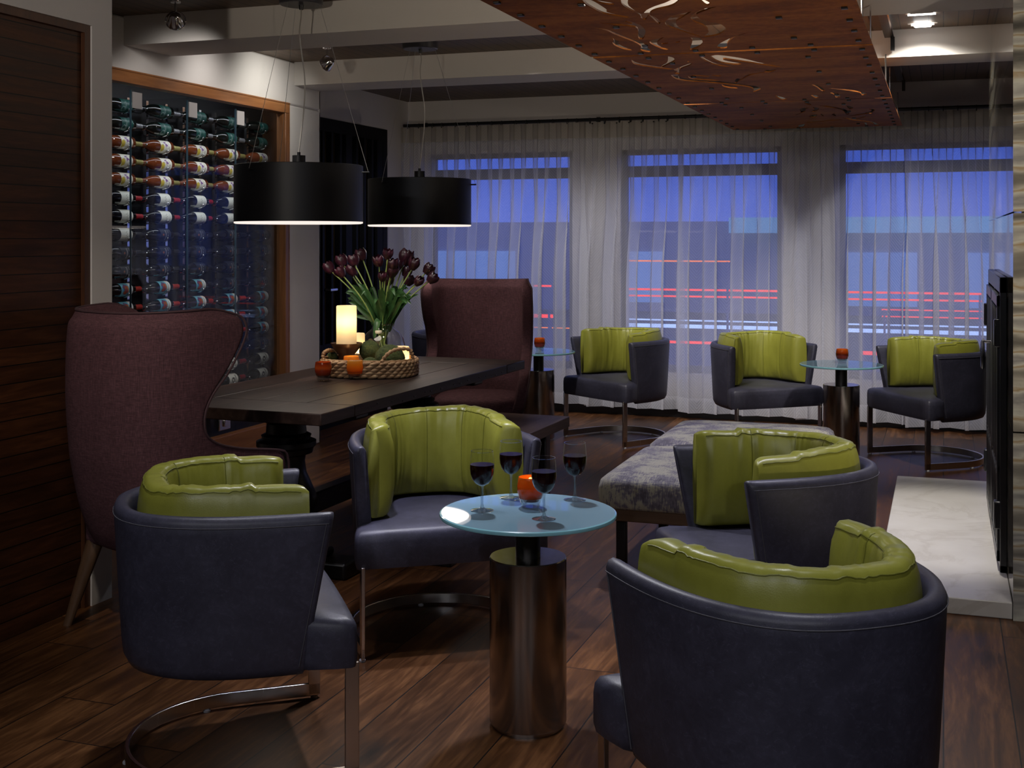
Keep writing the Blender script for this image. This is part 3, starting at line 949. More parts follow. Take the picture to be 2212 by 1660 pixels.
# ================================================================== TUB CHAIRS
WA, YA, YB, ZT, ZB = 0.331, -0.18, 0.344, 0.70, 0.285
def plan(t, wa, ya, yb, e=0.8):
    c, s = math.cos(t), math.sin(t)
    return Vector((-wa * math.copysign(abs(c) ** e, c), ya + (yb - ya) * abs(s) ** e))
def plan_pts(n, wa, ya, yb, e=0.8):
    """evenly spaced points along the U plan"""
    fine = [plan(PI * i / 400, wa, ya, yb, e) for i in range(401)]
    L = [0]
    for i in range(400):
        L.append(L[-1] + (fine[i + 1] - fine[i]).length)
    out = []
    j = 0
    for k in range(n):
        d = L[-1] * k / (n - 1)
        while j < 399 and L[j + 1] < d:
            j += 1
        f = (d - L[j]) / max(L[j + 1] - L[j], 1e-9)
        out.append(fine[j].lerp(fine[j + 1], f))
    return out
def normals(P):
    out = []
    for i in range(len(P)):
        a = P[max(i - 1, 0)]
        b = P[min(i + 1, len(P) - 1)]
        d = (b - a).normalized()
        out.append(Vector((d.y, -d.x)))       # points inward for this traversal
    return out
def flare(z):
    """scale of plan and arm front position with height"""
    k = max(0.0, min(1.0, (z - ZB) / (ZT - ZB)))
    return 0.905 + 0.095 * k, YA + 0.075 * (1 - k)
def tub_shell():
    bm = bmesh.new()
    prof = [(0.050, 0.31), (0.048, 0.288), (0.030, 0.282), (0.012, 0.290), (0.002, 0.312), (0.0, 0.36), (0.0, 0.45), (0.0, 0.56), (0.0, 0.655), (0.001, 0.684), (0.008, 0.697), (0.022, 0.702), (0.036, 0.697), (0.043, 0.684), (0.045, 0.655), (0.048, 0.55), (0.050, 0.42)]
    n = 49
    rings = [[] for _ in range(n)]
    for off, z in prof:
        k, ya = flare(z)
        P = plan_pts(n, WA * k, ya, YB * (0.93 + 0.07 * (z - ZB) / (ZT - ZB)))
        Nn = normals(P)
        cx = sum((p.x for p in P)) / n
        for i in range(n):
            nn = Nn[i]
            if nn.dot(Vector((0, 0.02)) - P[i]) < 0:
                nn = -nn
            p = P[i] + nn * off
            rings[i].append(Vector((p.x, p.y, z)))
    # rounded arm ends
    def shrink(r, d, f):
        c = sum(r, Vector()) / len(r)
        return [Vector((c.x + (p.x - c.x) * f, p.y + d, c.z + (p.z - c.z) * (1 - (1 - f) * 0.05))) for p in r]
    front = rings[0]
    rear = rings[-1]
    all_r = [shrink(front, -0.012, 0.55), shrink(front, -0.009, 0.85)] + rings + [shrink(rear, -0.009, 0.85), shrink(rear, -0.012, 0.55)]
    loft(bm, all_r, True, cap=True)
    return bm
def tub_stitch():
    bm = bmesh.new()
    for z, off in ((0.676, -0.0012),):
        k, ya = flare(z)
        P = plan_pts(61, WA * k, ya, YB * (0.93 + 0.07 * (z - ZB) / (ZT - ZB)))
        Nn = normals(P)
        pts = []
        for p, nn in zip(P, Nn):
            if nn.dot(Vector((0, 0.02)) - p) < 0:
                nn = -nn
            q = p + nn * off
            pts.append((q.x, q.y, z))
        tube(bm, pts, 0.0013, 5)
    for s in (-1, 1):
        pts = []
        for q in range(12):
            z = 0.676 - q * 0.033
            k, ya = flare(z)
            pts.append((s * (WA * k + 0.0005), ya + 0.006, z))
        tube(bm, pts, 0.0013, 5)
    return bm
def tub_seat():
    bm = bmesh.new()
    k, ya = flare(0.40)
    P = plan_pts(33, WA * k - 0.045, ya + 0.03, YB * 0.96 - 0.045)
    pts = [Vector((p.x, p.y)) for p in P]
    fr = [(0.315, -0.13), (0.330, -0.20), (0.333, -0.238), (0.325, -0.249)]
    fl = [Vector((x, y)) for x, y in fr]
    cn = [Vector((x, -0.250 - 0.006 * (1 - (x / 0.32) ** 2))) for x in (0.24, 0.12, 0, -0.12, -0.24)]
    flr = [Vector((-x, y)) for x, y in fr[::-1]]
    loop = pts + fl + cn + flr        # starts at -x front, goes round back to +x front, then the nose
    c = Vector((0, 0.03))
    prof = [(0.60, 0.300), (0.93, 0.300), (0.985, 0.304), (1.0, 0.325), (1.0, 0.39), (0.993, 0.412), (0.970, 0.424), (0.92, 0.430), (0.75, 0.437), (0.45, 0.442), (0.15, 0.444)]
    rings = []
    for f, z in prof:
        rings.append([Vector((c.x + (p.x - c.x) * f, c.y + (p.y - c.y) * f, z)) for p in loop])
    loft(bm, rings, True, cap=True)
    return bm
def flat_bar(bm, pts, w, h, up=(0, 0, 1)):
    """rectangular bar: h along up, w sideways"""
    pts = [Vector(p) for p in pts]
    up = Vector(up)
    rings = []
    for i, p in enumerate(pts):
        a = pts[max(i - 1, 0)]
        b = pts[min(i + 1, len(pts) - 1)]
        t = (b - a).normalized()
        s = t.cross(up).normalized()
        rings.append([p + s * w / 2 + up * h / 2, p - s * w / 2 + up * h / 2, p - s * w / 2 - up * h / 2, p + s * w / 2 - up * h / 2])
    loft(bm, rings, True, cap=True)
LX, LY = 0.309, -0.238
def tub_loop():
    bm = bmesh.new()
    pts = [(-LX, LY - 0.018, 0.027), (-LX, -0.1, 0.027), (-LX, 0.0, 0.027)] + [(-LX * math.cos(q * PI / 24), LX * math.sin(q * PI / 24), 0.027) for q in range(1, 24)] + [(LX, 0.0, 0.027), (LX, -0.1, 0.027), (LX, LY - 0.018, 0.027)]
    flat_bar(bm, pts, 0.012, 0.038)
    return bm
def smooth3(x):
    return x * x * (3 - 2 * x)
def tub_cushion(seed):
    """leather roll cushion wrapped round the inside of the shell, stitched in channels"""
    n = 121
    seams = [0.0, 0.16, 0.325, 0.5, 0.675, 0.84, 1.0]
    zb, zt = 0.447, 0.757
    k, ya = flare(0.62)
    P = plan_pts(n, WA * k - 0.050, ya + 0.030, YB - 0.058, 0.72)
    Nn = []
    for p, nn in zip(P, normals(P)):
        if nn.dot(Vector((0, 0.0)) - p) < 0:
            nn = -nn
        Nn.append(nn)
    ncs = 30
    rings = []
    for i in range(n):
        u = i / (n - 1)
        g = min(abs(u - s) for s in seams[1:-1])
        groove = 1 - 0.085 * math.exp(-(g / 0.010) ** 2)
        endf = min(1.0, min(u, 1 - u) / 0.035)
        endf = math.sqrt(max(0.0, 1 - (1 - endf) ** 2)) * 0.55 + 0.45
        th = 0.100 * endf
        if seed % 2:
            th *= 0.96
        top = zt + 0.010 * math.sin(u * 9 + seed) * 0.6 + (0.008 if 0.12 < u < 0.88 else 0) - 0.012 * (1 - endf) * 2
        ring = []
        for j in range(ncs):
            a = 2 * PI * j / ncs
            ca, sa = math.cos(a), math.sin(a)
            # rounded-rectangle cross section
            e = 0.42
            x = math.copysign(abs(ca) ** e, ca)
            y = math.copysign(abs(sa) ** 0.62, sa)
            bulge = 1 - 0.25 * y * y
            off = th * (0.5 + 0.5 * x * bulge * (groove if x > 0 else 1))
            zz = (zb + top) / 2 + (top - zb) / 2 * y
            if y > 0.9:
                zz -= 0.002 * (1 - groove) / 0.085
            q = P[i] + Nn[i] * off
            w = noise.noise(Vector((q.x * 9 + seed * 7, q.y * 9, zz * 5))) * 0.005
            ver = math.exp(-(g / 0.05) ** 2)
            w += noise.noise(Vector((u * 70 + seed, zz * 6, seed * 2.0))) * 0.0045 * (0.4 + ver) * (1 if abs(y) < 0.97 else 0.4)
            w += noise.noise(Vector((u * 24 + zz * 30, zz * 14, seed * 4.0))) * 0.003
            q = q + Nn[i] * (w if x > 0 else w * 0.3)
            ring.append(Vector((q.x, q.y, zz + (w * 0.8 if y > 0.8 else 0))))
        rings.append(ring)
    bm = bmesh.new()
    loft(bm, rings, True, cap=True)
    # seams on the inner face, piping along the two top edges
    sm = bmesh.new()
    for s in seams[1:-1]:
        i = int(round(s * (n - 1)))
        pts = [rings[i][j] + (Vector((Nn[i].x, Nn[i].y, 0)) * 0.0006) for j in list(range(ncs - 6, ncs)) + list(range(0, 8))]
        tube(sm, pts, 0.0014, 5)
    pp = bmesh.new()
    for j in (5, ncs // 2 - 5):
        tube(pp, [rings[i][j] + Vector((0, 0, 0.0006)) for i in range(2, n - 2)], 0.0019, 6)
    return bm, sm, pp
def make_chair():
    t = thing('tub_chair', '', 'chair')
    obj('backrest', tub_shell(), MAT['slate'], t, angle=70)
    obj('stitching', tub_stitch(), MAT['stitch'], t)
    obj('seat', tub_seat(), MAT['slate'], t, angle=60)
    obj('base_loop', tub_loop(), MAT['chrome'], t, bevel=0.002)
    for s in (-1, 1):
        obj('leg', B((s * LX - 0.006, s * LX + 0.006, LY - 0.018, LY + 0.018, 0.012, 0.312)), MAT['chrome'], t, bevel=0.0015)
        for gy in (LY, 0.08):
            bm = bmesh.new()
            lathe(bm, [(0, 0.0), (0.011, 0.0), (0.011, 0.005), (0.006, 0.010), (0, 0.010)], 12)
            obj('glide', bm, MAT['rubber'], t, (s * LX * (1.0 if gy < 0 else 0.965), gy, 0))
    bm = bmesh.new()
    lathe(bm, [(0, 0.0), (0.011, 0.0), (0.011, 0.005), (0.006, 0.010), (0, 0.010)], 12)
    obj('glide', bm, MAT['rubber'], t, (0, LX, 0))
    return t
def make_cushion(seed):
    b, s, p = tub_cushion(seed)
    t = thing('back_cushion', '', 'cushion')
    body = obj('cushion_cover', b, MAT['green'], t, angle=75)
    obj('seam', s, MAT['greenseam'], body)
    obj('piping', p, MAT['greenseam'], body)
    return t
CH = [
 ('A', -1.806, 2.916, 2.226, 'slate tub chair at front left, turned away, beside the plum wing chair'),
 ('C', -1.696, 4.016, 0.617, 'slate tub chair facing the camera behind the wine glasses'),
 ('B', -0.533, 3.898, -1.020, 'slate tub chair in front of the patterned ottoman, right of the near round table'),
 ('D', -0.324, 2.638, -2.473, 'slate tub chair at front right with its broad back to the camera'),
 ('E', -2.116, 8.263, -0.593, 'slate tub chair by the curtains right of the high plum wing chair'),
 ('F', -1.151, 8.201, 0.678, 'slate tub chair by the curtains in the middle, left of the far round table'),
 ('G', -0.075, 8.115, -0.949, 'slate tub chair by the curtains next to the iron fire doors'),
 ('H', -3.42, 8.42, 0.90, 'slate tub chair almost hidden behind the far plum wing chair'),
]
CUL = {'A': 'lime green leather cushion wrapped inside the front left tub chair, beside the wing chair',
 'C': 'lime green leather cushion in the tub chair facing the camera behind the wine glasses',
 'B': 'lime green leather cushion in the tub chair in front of the patterned ottoman',
 'D': 'lime green leather cushion in the front right tub chair seen from behind',
 'E': 'lime green leather cushion in the window chair right of the far wing chair',
 'F': 'lime green leather cushion in the middle window chair left of the far round table',
 'G': 'lime green leather cushion in the window chair beside the iron fire doors',
 'H': 'lime green leather cushion in the tub chair hidden behind the far wing chair'}
chair0 = cu = cu2 = None
for i, (k, x, y, a, lab) in enumerate(CH):
    if chair0 is None:
        chair0 = make_chair()
        chair0['label'] = lab
        chair0['group'] = 'slate tub chairs'
        chair0.location = (x, y, 0)
        chair0.rotation_euler = (0, 0, a)
        cu = make_cushion(1)
        cu2 = make_cushion(2)
        c = cu
        c['label'] = CUL[k]
        c['group'] = 'lime cushions in the tub chairs'
        c.location = (x, y, 0)
        c.rotation_euler = (0, 0, a)
    else:
        dup(chair0, lab, (x, y, 0), a, 'slate tub chairs')
        if k == 'C':
            cu2['label'] = CUL[k]
            cu2['group'] = 'lime cushions in the tub chairs'
            cu2.location = (x, y, 0)
            cu2.rotation_euler = (0, 0, a)
        elif k != 'H':
            dup(cu if k in 'DFG' else cu2, CUL[k], (x, y, 0), a, 'lime cushions in the tub chairs')

# ================================================================== WING CHAIRS
def interp(tab, z):
    for (z0, a), (z1, b) in zip(tab, tab[1:]):
        if z <= z1:
            f = (z - z0) / (z1 - z0)
            f = f * f * (3 - 2 * f) * 0.5 + f * 0.5
            return a + (b - a) * max(0, min(1, f))
    return tab[-1][1]
def wing_plan(n, w, yf, yb, e=0.74):
    """U plan with a fixed rounded back; straight (or trimmed) sides run to yf"""
    y0 = 0.06
    arc = plan_pts(300, w, y0, yb, e)
    arc = [Vector((p.x * (1 - 0.10 * max(0.0, min(1.0, (p.y - y0) / 0.2))), p.y)) for p in arc]
    full = [Vector((-w * (1 + 0.16 * (y0 - yf)), yf))] if yf < y0 else []
    full += [p for p in arc if p.y >= min(yf, yb - 0.05) - 1e-6] if yf > y0 else arc
    if yf < y0:
        full.append(Vector((w * (1 + 0.16 * (y0 - yf)), yf)))
    L = [0]
    for a, b in zip(full, full[1:]):
        L.append(L[-1] + (b - a).length)
    out = []
    j = 0
    for k in range(n):
        d = L[-1] * k / (n - 1)
        while j < len(full) - 2 and L[j + 1] < d:
            j += 1
        f = (d - L[j]) / max(L[j + 1] - L[j], 1e-9)
        out.append(full[j].lerp(full[j + 1], f))
    return out
def wing_chair(name, label, loc, rz):
    t = thing(name, label, 'chair', loc, rz, 'plum high back wing chairs')
    yf = [(0.29, -0.12), (0.36, -0.26), (0.45, -0.33), (0.56, -0.33), (0.612, -0.31), (0.635, -0.22), (0.65, -0.10), (0.675, -0.01), (0.72, 0.05), (0.78, 0.06), (0.86, 0.02), (0.94, -0.05), (1.02, -0.105), (1.08, -0.125), (1.12, -0.105), (1.142, -0.05), (1.152, 0.02)]
    wx = [(0.29, 0.225), (0.34, 0.252), (0.45, 0.285), (0.60, 0.308), (0.78, 0.320), (0.95, 0.323), (1.152, 0.318)]
    yb = [(0.29, 0.19), (0.36, 0.225), (0.48, 0.260), (0.65, 0.288), (0.85, 0.300), (1.0, 0.296), (1.152, 0.28)]
    zs = [0.29, 0.31, 0.34, 0.38, 0.43, 0.49, 0.55, 0.59, 0.615, 0.63, 0.645, 0.66, 0.68, 0.71, 0.75, 0.80, 0.86, 0.92, 0.98, 1.03, 1.07, 1.10, 1.12, 1.135, 1.146, 1.152]
    n = 61
    outer, inner = [], []
    for z in zs:
        P = wing_plan(n, interp(wx, z), interp(yf, z), interp(yb, z))
        Nn = normals(P)
        ro, ri = [], []
        th = 0.062 if z < 1.10 else 0.062 * max(0.25, (1.165 - z) / 0.065)
        for i, (p, nn) in enumerate(zip(P, Nn)):
            if nn.dot(Vector((0, 0.05)) - p) < 0:
                nn = -nn
            o0 = (0.062 - th) * 0.5
            a = p + nn * o0
            b = p + nn * (o0 + th)
            sag = 0.012 * math.sin(PI * i / (n - 1)) if z > 1.1 else 0
            ro.append(Vector((a.x, a.y, z - sag)))
            ri.append(Vector((b.x, b.y, z - sag)))
        outer.append(ro)
        inner.append(ri)
    bm = bmesh.new()
    vo = [[bm.verts.new(p) for p in r] for r in outer]
    vi = [[bm.verts.new(p) for p in r] for r in inner]
    m = len(zs)
    for i in range(m - 1):
        for j in range(n - 1):
            bm.faces.new((vo[i][j], vo[i][j + 1], vo[i + 1][j + 1], vo[i + 1][j]))
            bm.faces.new((vi[i][j], vi[i + 1][j], vi[i + 1][j + 1], vi[i][j + 1]))
        for j in (0, n - 1):
            bm.faces.new((vo[i][j], vo[i + 1][j], vi[i + 1][j], vi[i][j]))
    for i in (0, m - 1):
        for j in range(n - 1):
            bm.faces.new((vo[i][j], vo[i][j + 1], vi[i][j + 1], vi[i][j]))
    obj('wing_back', bm, MAT['plum'], t, sub=1, angle=180)
    # piping along the outer edge of wings and top
    bm = bmesh.new()
    edge = [outer[i][0] for i in range(2, m - 1)] + [outer[m - 1][j] for j in range(0, n, 3)] + [outer[i][n - 1] for i in range(m - 2, 1, -1)]
    tube(bm, smooth(edge, 2), 0.0045, 6)
    obj('piping', bm, MAT['plumpipe'], t)
    # seat block with loose cushion
    def block(name, w0, w1, y0, y1, z0, z1, r):
        bm = bmesh.new()
        box(bm, -w0, w0, y0, y1, z0, z1)
        for v in bm.verts:
            if v.co.y < y0 + 0.01:
                v.co.x *= w1 / w0
        o = obj(name, bm, MAT['plum'], t, bevel=r, seg=4)
        return o
    block('seat_rail', 0.225, 0.25, -0.27, 0.17, 0.285, 0.37, 0.02)
    bm = bmesh.new()
    pts = [(-0.25, 0.20), (-0.255, 0.0), (-0.262, -0.18), (-0.25, -0.28), (-0.12, -0.325), (0, -0.335), (0.12, -0.325), (0.25, -0.28), (0.262, -0.18), (0.255, 0.0), (0.25, 0.20)]
    pts = [Vector((x, y)) for x, y in pts]
    cc = Vector((0, -0.05))
    loft(bm, [[Vector((cc.x + (p.x - cc.x) * f, cc.y + (p.y - cc.y) * f, z)) for p in pts] for f, z in ((0.6, 0.37), (0.96, 0.372), (1, 0.39), (1, 0.44), (0.97, 0.463), (0.85, 0.474), (0.5, 0.482), (0.15, 0.484))], True, cap=True)
    obj('seat_cushion', bm, MAT['plum'], t, sub=1, angle=180)
    for sx, sy in ((1, 1), (-1, 1), (1, -1), (-1, -1)):
        bm = bmesh.new()
        top = Vector((sx * 0.19, 0.13 if sy > 0 else -0.20, 0.33))
        bot = Vector((sx * 0.235, 0.23 if sy > 0 else -0.27, 0.0))
        rings = []
        for f in (0, 0.33, 0.66, 1.0):
            p = top.lerp(bot, f)
            r = 0.033 - 0.018 * f
            rings.append([Vector((p.x + r * 1.15 * math.cos(q * PI / 6), p.y + r * math.sin(q * PI / 6), p.z)) for q in range(12)])
        loft(bm, rings, True, cap=True)
        obj('leg', bm, MAT['legwood'], t)
    return t
wing_chair('wing_chair', 'high back plum wing chair at the near end of the dark table, seen from behind', (-2.69, 3.775, 0), math.radians(162))
wing_chair('wing_chair', 'high back plum wing chair at the far end of the dark table, facing the camera', (-2.635, 6.86, 0), math.radians(15))

# ================================================================== DINING TABLE
TR = math.radians(1.8)
TC = Vector((-2.595, 5.165, 0))
tb = thing('dining_table', 'long dark plank dining table with turned pedestal legs between two wing chairs', 'table', TC, -TR)
TW, TL, TZ = 0.435, 1.08, 0.74
bm = bmesh.new()
for k in range(4):
    x0 = -TW + k * TW / 2
    box(bm, x0 + 0.0008, x0 + TW / 2 - 0.0008, -TL + 0.262, TL - 0.262, TZ - 0.046, TZ)
top = obj('tabletop', bm, MAT['darkwood'], tb, bevel=0.003)
for s in (-1, 1):
    bm = bmesh.new()
    a, b = (-TL, -TL + 0.26) if s < 0 else (TL - 0.26, TL)
    box(bm, -TW, TW, a, b, TZ - 0.046, TZ)
    n_ = obj('breadboard_end', bm, MAT['darkwood'], tb, bevel=0.004)
MAT['nail'] = plain('worn_nail_mark', (0.002, 0.002, 0.002), 0.3)
for k in range(16):
    y = -0.62 + k * 0.105 + random.uniform(-0.03, 0.03)
    z = TZ - 0.014 - random.random() * 0.02
    obj('nail_mark', B((TW - 0.001, TW + 0.0015, y, y + random.choice((0.008, 0.014, 0.02)), z - 0.005, z)), MAT['nail'], tb)
prof = [(0.12, 0.10), (0.125, 0.115), (0.10, 0.125), (0.085, 0.14), (0.10, 0.155), (0.10, 0.165), (0.088, 0.175), (0.105, 0.22), (0.128, 0.27), (0.128, 0.31), (0.108, 0.36), (0.085, 0.41), (0.078, 0.46), (0.082, 0.485), (0.11, 0.495), (0.115, 0.515), (0.125, 0.525), (0.125, 0.545), (0.10, 0.555), (0.105, 0.57), (0.085, 0.58), (0.082, 0.62), (0.11, 0.64), (0.13, 0.66), (0.13, 0.694)]
for s in (-1, 1):
    bm = bmesh.new()
    lathe(bm, prof, 36)
    lg = obj('pedestal_leg', bm, MAT['blackwood'], tb, (0, s * 0.62, 0), angle=30)
    obj('foot', B((-0.32, 0.32, -0.07, 0.07, 0.0, 0.07), (-0.20, 0.20, -0.06, 0.06, 0.07, 0.105)), MAT['blackwood'], tb, (0, s * 0.62, 0), bevel=0.012)
    obj('cleat', B((-0.36, 0.36, -0.055, 0.055, 0.655, 0.694)), MAT['blackwood'], tb, (0, s * 0.62, 0), bevel=0.008)
obj('stretcher', B((-0.035, 0.035, -0.55, 0.55, 0.20, 0.29)), MAT['blackwood'], tb, bevel=0.006)
bn = thing('bench', 'low dark wood bench along the window side of the dining table', 'bench', (-2.12, 5.44, 0), -TR)
obj('seat_plank', B((-0.22, 0.22, -0.80, 0.80, 0.395, 0.45)), MAT['bench'], bn, bevel=0.004)
for s in (-1, 1):
    obj('leg', B((-0.17, 0.17, s * 0.60 - 0.035, s * 0.60 + 0.035, 0.0, 0.395)), MAT['blackwood'], bn, bevel=0.006)
obj('stretcher', B((-0.03, 0.03, -0.58, 0.58, 0.12, 0.19)), MAT['blackwood'], bn, bevel=0.004)

# ================================================================== OTTOMAN
n = N('distressed_ottoman_fabric')
v = n.co()
a = n.noise(n.co(scale=(7, 7, 7)), 1.0, 4, 0.6)
b = n.noise(n.co(scale=(30, 240, 30)), 1.0, 3, 0.6)
c = n.noise(n.co(scale=(240, 26, 26)), 1.0, 3, 0.6)
f = n.M('ADD', n.M('ADD', n.M('MULTIPLY', a, 0.44), n.M('MULTIPLY', b, 0.28)), n.M('MULTIPLY', c, 0.28))
col = n.ramp(f, [(0.40, (0.085, 0.075, 0.095)), (0.49, (0.19, 0.175, 0.215)), (0.505, (0.36, 0.345, 0.26)), (0.60, (0.44, 0.42, 0.33))])
MAT['ottoman'] = n.done(n.pbr(color=col, rough=0.75, sheen=0.15, normal=n.bump(f, 0.3, 0.003)))
MAT['ottofrm'] = m_wood('ottoman_frame_wood', 0, (0.06, 0.03, 0.015), (0.11, 0.06, 0.03), (0.16, 0.09, 0.05), 0.45)
ot = thing('ottoman', 'long low ottoman in worn grey and cream patterned fabric behind a tub chair', 'ottoman', (-0.93, 5.74, 0))
def pillow(x0, x1, y0, y1, z0, z1, r, crown):
    bm = bmesh.new()
    rings = []
    cx, cy = (x0 + x1) / 2, (y0 + y1) / 2
    hx, hy = (x1 - x0) / 2, (y1 - y0) / 2
    def rr(k, zz):
        out = []
        for q in range(48):
            a = 2 * PI * q / 48
            e = 0.16
            out.append(Vector((cx + hx * k * math.copysign(abs(math.cos(a)) ** e, math.cos(a)), cy + hy * k * math.copysign(abs(math.sin(a)) ** e, math.sin(a)), zz)))
        return out
    for k, zz in ((0.7, z0), (0.97, z0), (0.995, z0 + r * 0.3), (1.0, z0 + r), (1.0, z1 - r), (0.985, z1 - r * 0.35), (0.945, z1), (0.8, z1 + crown * 0.6), (0.4, z1 + crown), (0.1, z1 + crown)):
        rings.append(rr(k, zz))
    loft(bm, rings, True, cap=True)
    return bm
obj('seat_pad', pillow(-0.43, 0.40, -0.88, 0.03, 0.285, 0.405, 0.04, 0.022), MAT['ottoman'], ot, angle=60)
obj('seat_pad', pillow(-0.43, 0.40, 0.035, 0.90, 0.285, 0.405, 0.04, 0.022), MAT['ottoman'], ot, angle=60)
obj('frame', B((-0.41, 0.38, -0.86, 0.88, 0.235, 0.287)), MAT['ottofrm'], ot, bevel=0.004)
for x in (-0.33, 0.31):
    for y in (-0.80, 0.0, 0.80):
        obj('leg', B((x - 0.02, x + 0.02, y - 0.02, y + 0.02, 0, 0.236)), MAT['blackmetal'], ot, bevel=0.003)

# ================================================================== ROUND SIDE TABLES
n = N('frosted_tabletop_glass')
dif = n.n('BsdfDiffuse'); dif.inputs[0].default_value = (0.25, 0.42, 0.53, 1)
tr = n.n('BsdfTransparent'); tr.inputs[0].default_value = (0.75, 0.92, 0.95, 1)
gl = n.n('BsdfGlossy'); gl.inputs['Roughness'].default_value = 0.02
body = n.mixs(0.12, dif.outputs[0], tr.outputs[0])
MAT['frost'] = n.done(n.mixs(n.M('MULTIPLY_ADD', n.fresnel(1.5), 1.1, 0.03, clamp=True), body, gl.outputs[0]))
GZT = 0.614
def side_table(label, loc):
    t = thing('side_table', label, 'table', loc, 0, 'round glass side tables')
    bm = bmesh.new()
    lathe(bm, [(0, GZT - 0.013), (0.246, GZT - 0.013), (0.2515, GZT - 0.012)], 72)
    obj('glass_underside', bm, MAT['frost'], t)
    bm = bmesh.new()
    lathe(bm, [(0, GZT), (0.249, GZT)], 72)
    g = obj('glass_top', bm, MAT['frost'], t)
    bm = bmesh.new()
    lathe(bm, [(0.249, GZT), (0.2535, GZT - 0.002), (0.255, GZT - 0.0065), (0.2535, GZT - 0.011), (0.2515, GZT - 0.012)], 72)
    obj('glass_edge', bm, MAT['glass_edge'], g)
    bm = bmesh.new()
    lathe(bm, [(0.036, 0.485), (0.036, GZT - 0.02), (0.07, GZT - 0.019), (0.07, GZT - 0.0135), (0, GZT - 0.0135)], 32)
    obj('neck', bm, MAT['blackmetal'], t)
    for q in range(3):
        bm = bmesh.new()
        lathe(bm, [(0, -0.0005), (0.012, -0.0005), (0.012, 0.001), (0, 0.001)], 14)
        obj('glue_disc', bm, MAT['steel'], t, (0.055 * math.cos(q * 2.1 + 0.5), 0.055 * math.sin(q * 2.1 + 0.5), GZT - 0.014))
    bm = bmesh.new()
    lathe(bm, [(0.100, 0.0), (0.100, 0.012), (0.1085, 0.014), (0.1105, 0.018), (0.1105, 0.483), (0.1085, 0.486), (0.036, 0.486)], 64)
    obj('drum_base', bm, MAT['bronze'], t, angle=30)
    return t
st = side_table('round glass table on a bronze drum in front, holding four wine glasses', (-1.125, 3.325, 0))
dup(st, 'round glass table between the middle and right window chairs', (-0.600, 7.86, 0))
dup(st, 'round glass table beside the far wing chair, left of the window chair', (-2.65, 8.06, 0))
CUT1= [[(-1.131, 3.904), (-1.105, 3.913), (-1.099, 3.983), (-1.099, 4.103), (-1.11, 4.139), (-1.093, 4.192), (-1.063, 4.246), (-1.068, 4.271), (-1.113, 4.204), (-1.131, 4.147), (-1.137, 4.048), (-1.138, 3.972)], [(-1.102, 3.914), (-1.08, 3.935), (-1.048, 3.997), (-1.06, 4.021), (-1.087, 3.987)], [(-1.01, 3.946), (-0.988, 3.954), (-1.009, 4.049), (-1.006, 4.217), (-0.971, 4.152), (-0.931, 4.094), (-0.882, 4.042), (-0.851, 4.002), (-0.828, 4.011), (-0.855, 4.078), (-0.886, 4.119), (-0.936, 4.155), (-0.967, 4.199), (-0.98, 4.25), (-0.972, 4.301), (-0.977, 4.399), (-0.991, 4.431), (-0.986, 4.306), (-0.989, 4.261), (-1.017, 4.335), (-1.024, 4.293), (-1.014, 4.238), (-1.023, 4.124), (-1.025, 4.026)], [(-0.828, 4.229), (-0.882, 4.333), (-0.916, 4.396), (-0.931, 4.46), (-0.934, 4.539), (-0.918, 4.653), (-0.896, 4.78), (-0.909, 4.756), (-0.938, 4.646), (-0.968, 4.516), (-0.967, 4.433), (-0.944, 4.36), (-0.91, 4.294), (-0.873, 4.26)], [(-0.731, 4.173), (-0.767, 4.213), (-0.819, 4.283), (-0.828, 4.329), (-0.824, 4.397), (-0.805, 4.459), (-0.777, 4.514), (-0.774, 4.616), (-0.798, 4.695), (-0.834, 4.762), (-0.881, 4.787), (-0.883, 4.761), (-0.852, 4.681), (-0.842, 4.614), (-0.843, 4.518), (-0.859, 4.44), (-0.857, 4.361), (-0.839, 4.291), (-0.802, 4.226), (-0.761, 4.181)], [(-1.195, 4.338), (-1.156, 4.366), (-1.111, 4.396), (-1.084, 4.406), (-1.098, 4.35), (-1.085, 4.333), (-1.067, 4.4), (-1.062, 4.468), (-1.074, 4.576), (-1.121, 4.742), (-1.136, 4.718), (-1.089, 4.51), (-1.107, 4.452), (-1.14, 4.413)], [(-1.255, 4.4), (-1.211, 4.466), (-1.197, 4.521), (-1.178, 4.661), (-1.162, 4.761), (-1.146, 4.813), (-1.154, 4.928), (-1.169, 5.086), (-1.191, 5.079), (-1.199, 5.022), (-1.175, 4.92), (-1.177, 4.807), (-1.193, 4.689), (-1.206, 4.585), (-1.211, 4.506)], [(-1.229, 4.657), (-1.234, 4.726), (-1.231, 4.776), (-1.246, 4.832), (-1.246, 4.916), (-1.234, 5.023), (-1.26, 4.987), (-1.272, 4.886), (-1.264, 4.804), (-1.244, 4.747)], [(-1.036, 4.732), (-1.078, 4.822), (-1.098, 4.884), (-1.1, 4.955), (-1.086, 5.051), (-1.106, 5.036), (-1.12, 4.94), (-1.12, 4.844), (-1.098, 4.791), (-1.067, 4.761)], [(-0.943, 4.777), (-0.91, 4.8), (-0.913, 4.888), (-0.929, 4.962), (-0.963, 5.039), (-1.004, 5.091), (-0.974, 4.966), (-0.945, 4.84)], [(-0.702, 4.734), (-0.751, 4.78), (-0.803, 4.893), (-0.832, 4.991), (-0.851, 5.092), (-0.885, 5.08), (-0.867, 4.989), (-0.821, 4.891), (-0.771, 4.81)], [(-1.079, 4.879), (-1.051, 4.869), (-1.056, 4.897), (-1.082, 4.908)], [(-1.019, 4.863), (-0.998, 4.851), (-1.003, 4.876), (-1.022, 4.884)], [(-0.762, 4.034), (-0.748, 4.039), (-0.741, 4.1), (-0.756, 4.142), (-0.762, 4.11)]]
